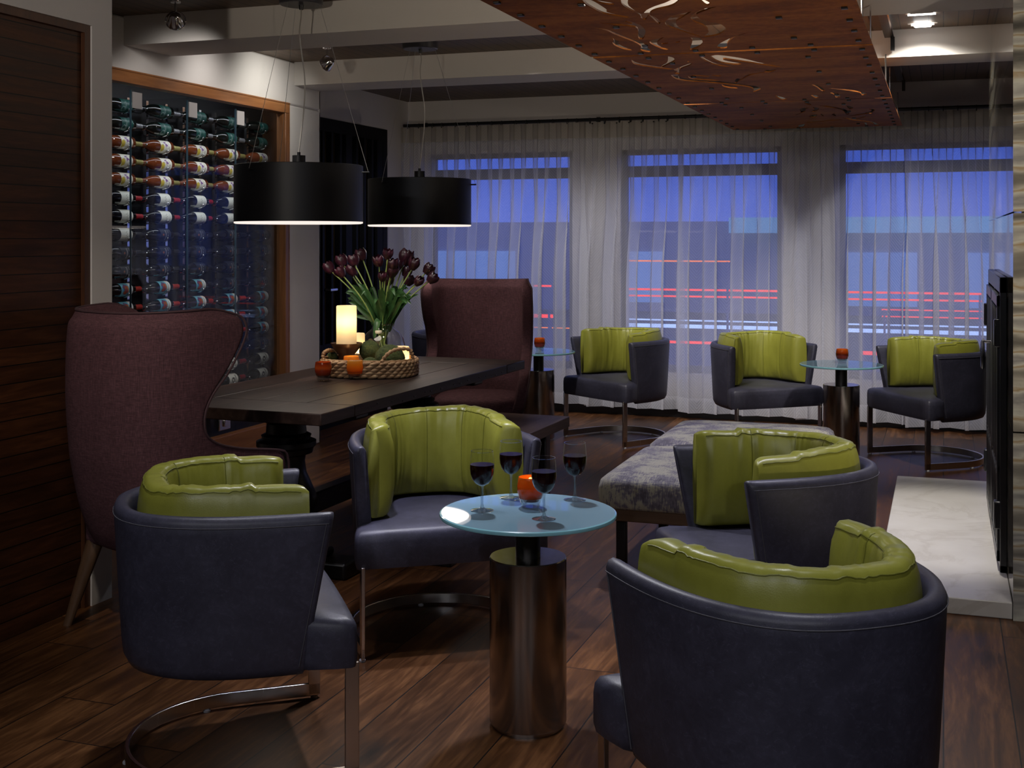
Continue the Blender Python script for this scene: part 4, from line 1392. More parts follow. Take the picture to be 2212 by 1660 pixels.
CUT2= [[(-1.304, 5.278), (-1.304, 5.385), (-1.271, 5.48), (-1.226, 5.572), (-1.179, 5.664), (-1.236, 5.619), (-1.29, 5.525), (-1.325, 5.422)], [(-1.13, 5.24), (-1.117, 5.289), (-1.131, 5.38), (-1.174, 5.469), (-1.226, 5.56), (-1.22, 5.519), (-1.172, 5.417)], [(-1.079, 5.415), (-1.073, 5.417), (-1.077, 5.439), (-1.084, 5.437)], [(-1.07, 5.477), (-1.093, 5.546), (-1.16, 5.658), (-1.196, 5.808), (-1.201, 5.819), (-1.217, 5.794), (-1.191, 5.734), (-1.195, 5.671), (-1.146, 5.585), (-1.093, 5.504)], [(-1.247, 5.847), (-1.209, 5.837), (-1.22, 5.915), (-1.187, 6.043), (-1.083, 6.148), (-1.01, 6.248), (-0.951, 6.383), (-0.918, 6.426), (-0.915, 6.558), (-0.97, 6.672), (-0.954, 6.573), (-0.962, 6.458), (-1.039, 6.313), (-1.135, 6.192), (-1.216, 6.101), (-1.254, 5.994)], [(-0.99, 5.246), (-0.991, 5.333), (-0.981, 5.473), (-0.961, 5.574), (-0.923, 5.655), (-0.971, 5.607), (-0.997, 5.491), (-1.002, 5.329)], [(-0.956, 5.296), (-0.921, 5.276), (-0.877, 5.329), (-0.824, 5.431), (-0.781, 5.561), (-0.705, 5.738), (-0.761, 5.675), (-0.808, 5.587), (-0.87, 5.477), (-0.912, 5.403), (-0.921, 5.431), (-0.902, 5.483), (-0.865, 5.572), (-0.889, 5.597), (-0.935, 5.539), (-0.957, 5.43)], [(-1.175, 5.903), (-1.161, 5.977), (-1.067, 6.11), (-1.073, 6.133), (-1.138, 6.089), (-1.183, 6.012)], [(-0.794, 5.826), (-0.74, 5.822), (-0.778, 5.906), (-0.808, 5.905), (-0.879, 5.973), (-0.942, 6.118), (-0.971, 6.188), (-0.995, 6.261), (-1.0, 6.225), (-0.968, 6.088), (-0.944, 6.103), (-0.896, 5.961), (-0.803, 5.881)], [(-1.073, 6.271), (-1.06, 6.329), (-1.02, 6.477), (-1.055, 6.465), (-1.083, 6.379)], [(-1.143, 5.874), (-1.084, 5.935), (-1.088, 5.968), (-1.146, 5.9)], [(-1.06, 5.91), (-1.019, 5.944), (-1.036, 5.98), (-1.063, 5.932)], [(-0.882, 6.854), (-0.841, 7.04), (-0.845, 7.094), (-0.876, 7.102)], [(-0.642, 6.45), (-0.611, 6.496), (-0.598, 6.729), (-0.616, 6.756), (-0.625, 6.59)], [(-0.575, 6.635), (-0.451, 6.767), (-0.396, 6.97), (-0.425, 7.025), (-0.43, 6.894), (-0.493, 6.766)], [(-0.583, 6.84), (-0.555, 6.889), (-0.54, 7.056), (-0.571, 7.096), (-0.568, 6.964)], [(-0.693, 6.93), (-0.668, 6.949), (-0.66, 7.044), (-0.681, 7.084)]]
CUT3= [[(-0.766, 7.274), (-0.746, 7.281), (-0.739, 7.447), (-0.755, 7.433), (-0.769, 7.367)], [(-0.769, 7.603), (-0.796, 7.667), (-0.815, 7.812), (-0.842, 7.889), (-0.895, 8.022), (-0.89, 7.987), (-0.847, 7.869), (-0.836, 7.694), (-0.806, 7.606)], [(-0.745, 7.551), (-0.715, 7.65), (-0.753, 7.833), (-0.777, 7.834), (-0.747, 7.701)], [(-0.705, 7.482), (-0.627, 7.569), (-0.559, 7.842), (-0.57, 8.074), (-0.587, 8.077), (-0.591, 7.797), (-0.65, 7.612)], [(-0.761, 8.028), (-0.794, 8.225), (-0.827, 8.166), (-0.792, 8.04)], [(-0.547, 7.538), (-0.516, 7.672), (-0.539, 7.766), (-0.548, 7.697)], [(-0.952, 8.745), (-0.907, 8.686), (-0.956, 8.976), (-0.98, 8.888)], [(-0.893, 8.575), (-0.851, 8.468), (-0.786, 8.441), (-0.697, 8.423), (-0.642, 8.413), (-0.644, 8.451), (-0.749, 8.509), (-0.842, 8.562)], [(-0.626, 8.275), (-0.567, 8.415), (-0.456, 8.653), (-0.427, 8.924), (-0.454, 8.964), (-0.46, 8.78), (-0.494, 8.634), (-0.58, 8.484)], [(-0.601, 8.227), (-0.503, 8.079), (-0.454, 8.0), (-0.42, 7.9), (-0.43, 7.784), (-0.399, 7.857), (-0.423, 8.028), (-0.429, 8.106), (-0.446, 8.082), (-0.508, 8.154)], [(-0.595, 8.449), (-0.504, 8.294), (-0.473, 8.189), (-0.48, 8.279), (-0.504, 8.356), (-0.571, 8.477)], [(-0.676, 8.063), (-0.657, 8.011), (-0.656, 8.171), (-0.666, 8.144)], [(-0.74, 8.005), (-0.731, 7.999), (-0.732, 8.143), (-0.739, 8.118)], [(-0.515, 8.735), (-0.499, 8.725), (-0.506, 8.978), (-0.517, 8.92)]]
TUL= [(-3.016, 5.683, 1.247), (-2.972, 5.742, 1.279), (-2.891, 5.571, 1.231), (-2.893, 5.716, 1.283), (-2.904, 5.732, 1.232), (-2.896, 5.821, 1.308), (-2.724, 5.669, 1.283), (-2.655, 5.631, 1.321), (-2.697, 5.658, 1.207), (-2.662, 5.693, 1.227), (-2.648, 5.67, 1.262), (-2.671, 5.779, 1.26), (-2.656, 5.838, 1.285), (-2.572, 5.765, 1.264), (-2.653, 5.846, 1.226), (-2.634, 5.829, 1.182), (-2.523, 5.712, 1.187), (-2.532, 5.856, 1.241), (-2.483, 5.791, 1.2), (-2.713, 5.753, 1.181)]

# ================================================================== WINE GLASSES
def wine_glass_proto():
    t = thing('wine_glass', '', 'wine glass', (0, 0, 0), 0, 'wine glasses on the near table')
    bm = bmesh.new()
    lathe(bm, [(0.0315, 0.172), (0.0335, 0.155), (0.0352, 0.135), (0.0355, 0.122), (0.0335, 0.105), (0.028, 0.090), (0.019, 0.079), (0.009, 0.073), (0.0, 0.072)], 40)
    obj('bowl', bm, MAT['clear'], t)
    bm = bmesh.new()
    tube(bm, [(0.0315 * math.cos(q * PI / 20), 0.0315 * math.sin(q * PI / 20), 0.172) for q in range(40)], 0.0008, 6, True)
    obj('rim', bm, MAT['clear_thick'], t)
    bm = bmesh.new()
    lathe(bm, [(0.006, 0.074), (0.0042, 0.066), (0.0036, 0.045), (0.0038, 0.022), (0.006, 0.010), (0.010, 0.007)], 20)
    obj('stem', bm, MAT['clear_thick'], t)
    bm = bmesh.new()
    lathe(bm, [(0.010, 0.007), (0.018, 0.0042), (0.030, 0.0022), (0.0335, 0.0014), (0.0335, 0.0004), (0, 0.0004)], 40)
    obj('foot', bm, MAT['clear_thick'], t)
    bm = bmesh.new()
    lathe(bm, [(0, 0.134), (0.0346, 0.134), (0.0349, 0.130), (0.0349, 0.122), (0.0328, 0.1055), (0.0275, 0.091), (0.0186, 0.080), (0.009, 0.0745), (0.0, 0.0738)], 40)
    obj('red_wine', bm, MAT['wine'], t)
    return t
TX, TY = -1.125, 3.325
WG = [(-0.127, -0.037, 'wine glass leftmost on the near glass table, its bowl against the green cushion'),
      (-0.105, 0.150, 'wine glass at the back left of the near table, behind the orange candle holder'),
      (0.073, -0.077, 'wine glass at the front of the near table, before the orange candle holder'),
      (0.084, 0.189, 'wine glass rightmost on the near table, alone with the floor behind it')]
g0 = None
for x, y, lab in WG:
    if g0 is None:
        g0 = wine_glass_proto()
        g0['label'] = lab
        g0.location = (TX + x, TY + y, GZT)
    else:
        dup(g0, lab, (TX + x, TY + y, GZT), random.random() * 3)

# ================================================================== VOTIVES
def votive_mat(name, stops, glow):
    n = N(name)
    v = n.co()
    z = n.xyz(v)[2]
    zz = n.M('ADD', z, n.M('MULTIPLY', n.M('SUBTRACT', n.noise(n.co(scale=(12, 12, 90)), 1.0, 3), 0.5), 0.008))
    col = n.ramp(n.M('DIVIDE', zz, 0.09), stops)
    p = n.pbr(color=col, rough=0.08, coat=0.4)
    tl = n.n('BsdfTranslucent')
    n.l(col, tl.inputs[0])
    return n.done(n.mixs(glow, p, tl.outputs[0]))
MAT['v_orange'] = votive_mat('orange_votive_glass', [(0.15, (0.24, 0.045, 0.012)), (0.40, (0.42, 0.075, 0.010)), (0.75, (0.62, 0.13, 0.008)), (0.95, (0.70, 0.18, 0.015))], 0.3)
MAT['v_brown'] = votive_mat('rust_votive_glass', [(0.15, (0.16, 0.035, 0.012)), (0.55, (0.28, 0.050, 0.014)), (0.68, (0.50, 0.14, 0.02)), (0.85, (0.34, 0.055, 0.008)), (1.0, (0.22, 0.03, 0.006))], 0.35)
MAT['v_amber'] = votive_mat('amber_votive_glass', [(0.15, (0.62, 0.22, 0.05)), (0.36, (0.60, 0.18, 0.015)), (0.40, (0.42, 0.08, 0.008)), (0.46, (0.75, 0.22, 0.01)), (0.8, (0.85, 0.38, 0.03)), (1.0, (0.80, 0.42, 0.08))], 0.5)
MAT['v_red'] = votive_mat('red_votive_glass', [(0.15, (0.20, 0.02, 0.006)), (0.45, (0.30, 0.022, 0.004)), (0.60, (0.12, 0.012, 0.003)), (0.80, (0.48, 0.07, 0.006)), (1.0, (0.60, 0.14, 0.01))], 0.35)
MAT['flame'] = m_emit('candle_flame', (1.0, 0.55, 0.16), 14)
MAT['wax'] = plain('tea_light_wax', (0.75, 0.68, 0.5), 0.5)
def votive(label, loc, m, lit, group=None, s=1.0):
    t = thing('votive_candle_holder', label, 'candle holder', loc, random.random() * 3, group)
    bm = bmesh.new()
    lathe(bm, [(0.0, 0.016), (0.026, 0.017), (0.0335, 0.026), (0.0385, 0.045), (0.039, 0.060), (0.0368, 0.078), (0.0355, 0.086), (0.0345, 0.0875), (0.0335, 0.086), (0.0345, 0.076), (0.0365, 0.058), (0.036, 0.045), (0.031, 0.029), (0.0, 0.026)], 36)
    bmesh.ops.scale(bm, vec=(s, s, s), verts=bm.verts)
    obj('coloured_glass', bm, m, t)
    bm = bmesh.new()
    lathe(bm, [(0, 0.0003), (0.0235, 0.0003), (0.0265, 0.003), (0.0315, 0.018), (0.0335, 0.026), (0.026, 0.0168), (0, 0.0158)], 36)
    bmesh.ops.scale(bm, vec=(s, s, s), verts=bm.verts)
    obj('clear_base', bm, MAT['clear_thick'], t)
    bm = bmesh.new()
    lathe(bm, [(0, 0.0265), (0.019, 0.0265), (0.019, 0.042), (0, 0.042)], 20)
    bmesh.ops.scale(bm, vec=(s, s, s), verts=bm.verts)
    tl = obj('tea_light', bm, MAT['wax'], t)
    if lit:
        bm = bmesh.new()
        lathe(bm, [(0, 0.043), (0.003, 0.047), (0.0035, 0.051), (0.0015, 0.060), (0, 0.064)], 10)
        bmesh.ops.scale(bm, vec=(s, s, s), verts=bm.verts)
        obj('flame', bm, MAT['flame'], tl)
        lamp('tea_light_glow', 'POINT', (0, 0, 0.058 * s), lit, (1.0, 0.55, 0.2), None, 0.006, parent=t)
    return t
votive('orange candle holder among the wine glasses on the near table', (TX - 0.013, TY + 0.061, GZT), MAT['v_orange'], 0.10)
votive('red candle holder on the round table between the window chairs', (-0.600, 7.93, GZT), MAT['v_red'], 0.05, 'red votives on the far tables')
votive('red candle holder on the round table beside the far wing chair', (-2.655, 8.10, GZT), MAT['v_red'], 0.05, 'red votives on the far tables')
votive('rust brown candle holder on the table, left of the amber one', (-2.700, 5.03, TZ), MAT['v_brown'], 0.10)
votive('amber yellow candle holder on the table in front of the woven tray', (-2.590, 5.135, TZ), MAT['v_amber'], 0.22)
votive('orange candle holder inside the woven tray below the tall pillar candle', (-2.660, 5.235, TZ + 0.009), MAT['v_amber'], 0.22)

# ================================================================== WOVEN TRAY
n = N('water_hyacinth_weave')
v = n.co()
a = n.noise(n.co(scale=(30, 30, 30)), 1.0, 4)
n2 = n.noise(n.co(scale=(140, 140, 140)), 1.0, 3)
col = n.ramp(n.M('ADD', n.M('MULTIPLY', a, 0.7), n.M('MULTIPLY', n2, 0.3)), [(0.3, (0.15, 0.075, 0.03)), (0.5, (0.36, 0.21, 0.10)), (0.7, (0.55, 0.37, 0.20))])
MAT['weave'] = n.done(n.pbr(color=col, rough=0.65, normal=n.bump(n2, 0.3, 0.002)))
tray = thing('woven_tray', 'oval woven tray with rope handle on the dark table, full of moss balls and candles', 'tray', (-2.605, 5.32, TZ), math.radians(12))
AX, AY = 0.222, 0.175
def oval(th, k=1.0):
    e = 0.78
    c, s = math.cos(th), math.sin(th)
    return Vector((AX * k * math.copysign(abs(c) ** e, c), AY * k * math.copysign(abs(s) ** e, s), 0))
bm = bmesh.new()
for row in range(5):
    z = 0.012 + row * 0.0145
    nb = 34
    for k in range(nb):
        # fat plaited lobes leaning alternately
        th0 = 2 * PI * (k + (row % 2) * 0.5) / nb
        th1 = th0 + 2 * PI / nb * 1.35
        pts, rr = [], []
        for q in range(8):
            f = q / 7
            th = th0 + (th1 - th0) * f
            p = oval(th, 1.0 + 0.022 * math.sin(PI * f))
            pts.append((p.x, p.y, z + (f - 0.5) * 0.013))
            rr.append(0.0035 + 0.0062 * math.sin(PI * f) ** 0.8)
        tube(bm, pts, rr, 7)
obj('woven_wall', bm, MAT['weave'], tray, angle=60)
bm = bmesh.new()
loft(bm, [[oval(2 * PI * q / 48, 0.965) + Vector((0, 0, z)) for q in range(48)] for z in (0.004, 0.078)], True)
obj('inner_wall', bm, MAT['weave'], tray, angle=60)
bm = bmesh.new()
tube(bm, [oval(2 * PI * q / 60, 0.99) + Vector((0, 0, 0.081 + 0.0012 * math.sin(q * 3))) for q in range(60)], 0.0052, 7, True)
obj('rim', bm, MAT['weave'], tray)
bm = bmesh.new()
bm.faces.new([bm.verts.new(oval(2 * PI * q / 48, 0.96) + Vector((0, 0, 0.006))) for q in range(48)])
obj('base', bm, MAT['weave'], tray)
def rope_handle(a0, a1, h):
    p0, p1 = oval(a0, 0.99), oval(a1, 0.99)
    pts = smooth([(p0.x, p0.y, 0.06), (p0.x, p0.y, 0.085), p0.lerp(p1, 0.22) * 1.0 + Vector((0, 0, 0.085 + h * 0.7)), p0.lerp(p1, 0.55) + Vector((0, 0, 0.085 + h)), p0.lerp(p1, 0.9) + Vector((0, 0, 0.085 + h * 0.85)), (p1.x, p1.y, 0.085 + 0.01), (p1.x, p1.y, 0.06)], 8)
    bm = bmesh.new()
    rr = [0.0085 + 0.0022 * math.sin(i * 1.9) for i in range(len(pts))]
    tube(bm, pts, rr, 9)
    return bm
obj('handle', rope_handle(math.radians(-68), math.radians(-8), 0.05), MAT['weave'], tray)
obj('handle', rope_handle(math.radians(150), math.radians(200), 0.03), MAT['weave'], tray)

# pillar candles
def candle_mat(name, z0, z1):
    n = N(name)
    z = n.xyz(n.co())[2]
    tl = n.n('BsdfTranslucent'); tl.inputs[0].default_value = (0.95, 0.82, 0.56, 1)
    p = n.pbr(color=(0.82, 0.77, 0.66), rough=0.5)
    return n.done(n.mixs(0.5, p, tl.outputs[0]))
MAT['candle'] = candle_mat('ivory_candle_wax', 0, 1)
def pillar_candle(label, loc, r, h, glow, gz, group):
    t = thing('pillar_candle', label, 'candle', loc, 0, group)
    bm = bmesh.new()
    lathe(bm, [(0, 0.0), (r - 0.002, 0.0), (r, 0.002), (r, h - 0.004), (r - 0.003, h), (r - 0.012, h - 0.001), (r - 0.016, h - 0.008), (0, h - 0.012)], 40)
    obj('wax_body', bm, MAT['candle'], t)
    bm = bmesh.new()
    tube(bm, [(0, 0, h - 0.012), (0.001, 0, h - 0.002)], 0.0015, 6)
    obj('wick', bm, MAT['blackmetal'], t)
    lamp('candle_glow', 'POINT', (0, 0, gz), glow, (1.0, 0.70, 0.33), None, r * 0.35, parent=t)
    return t
bw_ = thing('candle_bowl', 'dark carved wood footed bowl under the tall pillar candle in the woven tray', 'bowl', (-2.742, 5.345, TZ + 0.008))
bm = bmesh.new()
lathe(bm, [(0, 0.0), (0.052, 0.0), (0.052, 0.055), (0.036, 0.062), (0.040, 0.085), (0.062, 0.112), (0.076, 0.135), (0.077, 0.140), (0.070, 0.139), (0.055, 0.122), (0, 0.118)], 40)
MAT['bowlwood'] = m_wood('carved_bowl_wood', 0, (0.025, 0.010, 0.005), (0.06, 0.026, 0.013), (0.11, 0.055, 0.03), 0.4)
obj('bowl_body', bm, MAT['bowlwood'], bw_)
pillar_candle('tall ivory pillar candle standing on the wooden bowl', (-2.742, 5.345, TZ + 0.008 + 0.1185), 0.049, 0.203, 0.65, 0.125, 'pillar candles by the tulips')
pillar_candle('short lit candle on the table behind the wooden bowl, left of the vase', (-2.810, 5.60, TZ), 0.037, 0.175, 0.45, 0.08, 'pillar candles by the tulips')
pillar_candle('short lit candle at the right end of the woven tray', (-2.500, 5.455, TZ + 0.0065), 0.039, 0.122, 0.5, 0.055, 'pillar candles by the tulips')

# moss balls
n = N('moss')
v = n.co()
a = n.noise(v, 14, 4, 0.6)
b = n.noise(v, 150, 5, 0.75, 0.8)
col = n.ramp(n.M('ADD', n.M('MULTIPLY', a, 0.45), n.M('MULTIPLY', b, 0.55)), [(0.36, (0.006, 0.012, 0.003)), (0.5, (0.035, 0.055, 0.010)), (0.62, (0.085, 0.10, 0.022)), (0.72, (0.07, 0.045, 0.015))])
MAT['moss'] = n.done(n.pbr(color=col, rough=0.9, normal=n.bump(b, 0.9, 0.004)))
def moss_ball(label, loc, r, sq=(1, 1, 1)):
    bm = bmesh.new()
    bmesh.ops.create_icosphere(bm, subdivisions=5, radius=r)
    for v in bm.verts:
        d = v.co.normalized()
        k = 1 + 0.035 * noise.noise(d * 3 + Vector(loc) * 9) + 0.045 * noise.noise(d * 14 + Vector(loc) * 5) + 0.03 * noise.noise(d * 34)
        v.co = Vector((d.x * sq[0], d.y * sq[1], d.z * sq[2])) * (r * k)
    o = obj('moss_ball', bm, MAT['moss'], None, loc, angle=180)
    return tag(o, label, 'moss ball', 'moss balls in the tray')
moss_ball('upper left moss ball in the tray, beside the wooden bowl', (-2.655, 5.425, TZ + 0.105), 0.051)
moss_ball('largest moss ball in the tray, behind the rope handle', (-2.510, 5.345, TZ + 0.079), 0.068, (1.08, 1.0, 0.98))
moss_ball('smallest moss ball at the front of the tray', (-2.557, 5.225, TZ + 0.053), 0.042)
moss_ball('little dark green moss ball at the left end of the tray', (-2.815, 5.335, TZ + 0.075), 0.028)

# ================================================================== TULIPS IN A GLASS VASE
VX, VY = -2.735, 5.745
vz = thing('vase', 'round clear glass vase holding the dark tulips', 'vase', (VX, VY, TZ))
bm = bmesh.new()
lathe(bm, [(0.0, 0.004), (0.075, 0.004), (0.103, 0.022), (0.114, 0.060), (0.115, 0.095), (0.104, 0.140), (0.082, 0.172), (0.060, 0.188), (0.055, 0.200), (0.058, 0.215)], 56)
obj('glass_body', bm, MAT['vase_glass'], vz)
bm = bmesh.new()
tube(bm, [(0.058 * math.cos(q * PI / 20), 0.058 * math.sin(q * PI / 20), 0.215) for q in range(40)], 0.0022, 7, True)
obj('lip', bm, MAT['clear_thick'], vz)
bm = bmesh.new()
lathe(bm, [(0, 0.0005), (0.077, 0.0005), (0.079, 0.003), (0.075, 0.0045), (0, 0.006)], 48)
obj('base', bm, MAT['clear_thick'], vz)
bb = thing('bud_bottle', 'small clear glass bottle with a pale cap in front of the vase', 'bottle', (-2.680, 5.575, TZ))
bm = bmesh.new()
lathe(bm, [(0, 0.001), (0.026, 0.001), (0.028, 0.01), (0.028, 0.09), (0.018, 0.115), (0.0125, 0.13), (0.0125, 0.176)], 28)
obj('glass_body', bm, MAT['clear'], bb)
bm = bmesh.new()
lathe(bm, [(0, 0.194), (0.016, 0.193), (0.018, 0.187), (0.016, 0.179), (0, 0.177)], 24)
obj('cap', bm, MAT['wax'], bb)
n = N('tulip_petal')
v = n.co()
a = n.noise(n.co(scale=(60, 60, 9)), 1.0, 3)
lw = n.n('LayerWeight'); lw.inputs[0].default_value = 0.4
col = n.ramp(a, [(0.3, (0.010, 0.002, 0.005)), (0.55, (0.030, 0.005, 0.012)), (0.75, (0.075, 0.016, 0.032))])
MAT['petal'] = n.done(n.pbr(color=col, rough=0.34))
n = N('tulip_stem')
z = n.noise(n.co(scale=(6, 6, 6)), 1.0, 2)
MAT['stem'] = n.done(n.pbr(color=n.ramp(z, [(0.3, (0.16, 0.24, 0.05)), (0.7, (0.30, 0.38, 0.11))]), rough=0.45))
n = N('tulip_leaf')
z = n.noise(n.co(scale=(30, 30, 5)), 1.0, 3)
col = n.ramp(z, [(0.3, (0.020, 0.070, 0.018)), (0.7, (0.060, 0.150, 0.045))])
tl = n.n('BsdfTranslucent'); n.l(col, tl.inputs[0])
MAT['leaf'] = n.done(n.mixs(0.25, n.pbr(color=col, rough=0.4), tl.outputs[0]))
def petal_rows(r, h, a0, wid, flare_, inward):
    rows = []
    for i in range(9):
        f = i / 8
        rad = r * (0.25 + 0.95 * math.sin(PI * min(0.62, 0.12 + f * 0.62)) ** 1.0) * (1 if f < 0.7 else 1 - (f - 0.7) * (0.75 - flare_))
        z = h * (f ** 0.9)
        w = wid * (math.sin(PI * (0.14 + 0.80 * f)) ** 0.75) * (1 if f < 0.85 else 1 - (f - 0.85) * 4.0)
        row = []
        for j in range(7):
            s = (j - 3) / 3
            aa = a0 + s * w
            rr = rad * (1 - 0.07 * s * s) * inward + 0.0015 * (1 - s * s)
            row.append(Vector((rr * math.cos(aa), rr * math.sin(aa), z)))
        rows.append(row)
    return rows
heads = []
for q in range(4):
    bm = bmesh.new()
    r, h = 0.0262, 0.066 - 0.003 * q
    fl = (0.15, 0.35, 0.55, 0.8)[q]
    for k in range(3):
        loft(bm, petal_rows(r * 0.94, h * 0.97, 2 * PI * k / 3 + 1.05, 0.85, fl * 0.4, 0.93), False)
    for k in range(3):
        loft(bm, petal_rows(r, h, 2 * PI * k / 3, 0.92, fl, 1.0), False)
    me = finish(bm, 'tulip_head', 180)
    me.materials.append(MAT['petal'])
    heads.append(me)
def leaf(pts, w, side):
    pts = smooth(pts, 5)
    m = len(pts)
    rows = []
    for i, p in enumerate(pts):
        f = i / (m - 1)
        t = (pts[min(i + 1, m - 1)] - pts[max(i - 1, 0)]).normalized()
        s = t.cross(side).normalized()
        nn = s.cross(t)
        ww = w * (math.sin(PI * (0.10 + 0.90 * f)) ** 0.8) * (1.0 if f < 0.95 else 0.4)
        rows.append([p + s * (ww * k) + nn * (abs(k) * ww * 0.45) for k in (-1, -0.5, 0, 0.5, 1)])
    bm = bmesh.new()
    loft(bm, rows, False)
    return bm
TULLAB = ['leftmost dark tulip of the bunch, hanging out over the door', 'dark tulip in the left cluster, uppermost of its left edge', 'dark tulip lowest in the left cluster',
 'dark tulip at the back of the left cluster, under the highest left bloom', 'dark tulip lowest right of the left cluster', 'highest open dark tulip left of the middle',
 'dark tulip just left of the tallest bloom', 'tallest dark tulip in the middle of the bunch', 'small dark tulip low in the middle, left of the wide front bloom', 'dark tulip at the front centre right, facing the camera',
 'dark tulip at the back behind the front centre bloom', 'dark tulip half hidden left of the large right bloom', 'large open dark tulip upper right of the middle', 'open dark tulip right of the large upper right bloom',
 'dark tulip under the large upper right bloom', 'dark tulip low right above the leaves', 'lone dark tulip right, at the top left corner of the wing chair', 'upper of the two rightmost dark tulips',
 'rightmost dark tulip, against the far wing chair', 'small dark tulip lowest in the middle, in among the stems']
neck = Vector((VX, VY, TZ + 0.21))
for i, p in enumerate(TUL):
    p = Vector(p)
    ang = random.random() * 2 * PI
    rad = 0.030 * math.sqrt(random.random())
    nk = neck + Vector((rad * math.cos(ang), rad * math.sin(ang), 0))
    d = p - neck
    nk = neck + Vector((max(-0.042, min(0.042, d.x * 0.16)), max(-0.04, min(0.04, d.y * 0.25 + rad * math.sin(ang))), 0))
    bot = Vector((VX - d.x * 0.12 + rad * math.cos(ang), VY - d.y * 0.1 + rad * math.sin(ang), TZ + 0.03))
    base = p - Vector((d.x * 0.06, d.y * 0.06, 0.026))
    cp = smooth([bot, nk, nk.lerp(base, 0.5) + Vector((-d.x * 0.07, 0, 0.012)), base], 7)
    t = thing('tulip', TULLAB[i], 'tulip', bot, 0, 'dark tulips in the vase')
    bm = bmesh.new()
    tube(bm, [q - bot for q in cp], 0.0034, 7)
    obj('stem', bm, MAT['stem'], t)
    h = bpy.data.objects.new('flower_head', heads[i % 4])
    C.objects.link(h)
    h.parent = t
    tang = (cp[-1] - cp[-3]).normalized()
    tang = (tang + Vector((random.uniform(-.12, .12), random.uniform(-.12, .12), 0.15))).normalized()
    h.location = base - bot - tang * 0.002
    h.rotation_mode = 'QUATERNION'
    h.rotation_quaternion = tang.to_track_quat('Z', 'Y')
    sc = 0.88 + 0.22 * random.random()
    if i in (8, 19, 16):
        sc *= 0.82
    if i in (12,):
        sc *= 1.2
    h.scale = (sc, sc, sc)
    # leaf or two from low on the stem
    for q in range(3):
        out = Vector((max(-0.13, min(0.13, d.x * 0.6 + random.uniform(-.06, .06))), random.uniform(-0.10, 0.07), 0))
        ln = random.uniform(0.11, 0.215)
        b0 = bot.lerp(nk, 0.8)
        dr = random.choice((1.0, 1.0, 0.9, 0.75))
        pts = [b0, nk + out * 0.06 + Vector((0, 0, 0.02)), nk + out * 0.42 + Vector((0, 0, ln * 0.55)), nk + out * 0.8 + Vector((0, 0, ln * 0.9)), nk + out * 1.1 + Vector((0, 0, ln * dr))]
        lb = leaf(pts, random.uniform(0.012, 0.020), Vector((random.uniform(-0.7, 0.7), -1, 0.25)))
        bmesh.ops.translate(lb, vec=-bot, verts=lb.verts)
        obj('leaf', lb, MAT['leaf'], t, angle=180)
# two broad drooping leaves at the neck and a cut stem leaning out of the vase
for pts, w, lab in (([(0, 0, 0.19), (-0.03, -0.03, 0.235), (-0.10, -0.05, 0.25), (-0.165, -0.06, 0.262)], 0.012, 'broad tulip leaf drooping to the left beside the pillar candle'),
                    ([(0.0, -0.03, 0.20), (0.005, -0.065, 0.235), (0.004, -0.09, 0.20), (-0.004, -0.10, 0.145)], 0.017, 'tulip leaf folded down over the neck of the vase')):
    b = leaf([Vector(q) for q in pts], w, Vector((0.2, -1, 0.3)))
    o = obj('tulip_leaf', b, MAT['leaf'], None, (VX, VY, TZ), angle=180)
    tag(o, lab, 'leaf')

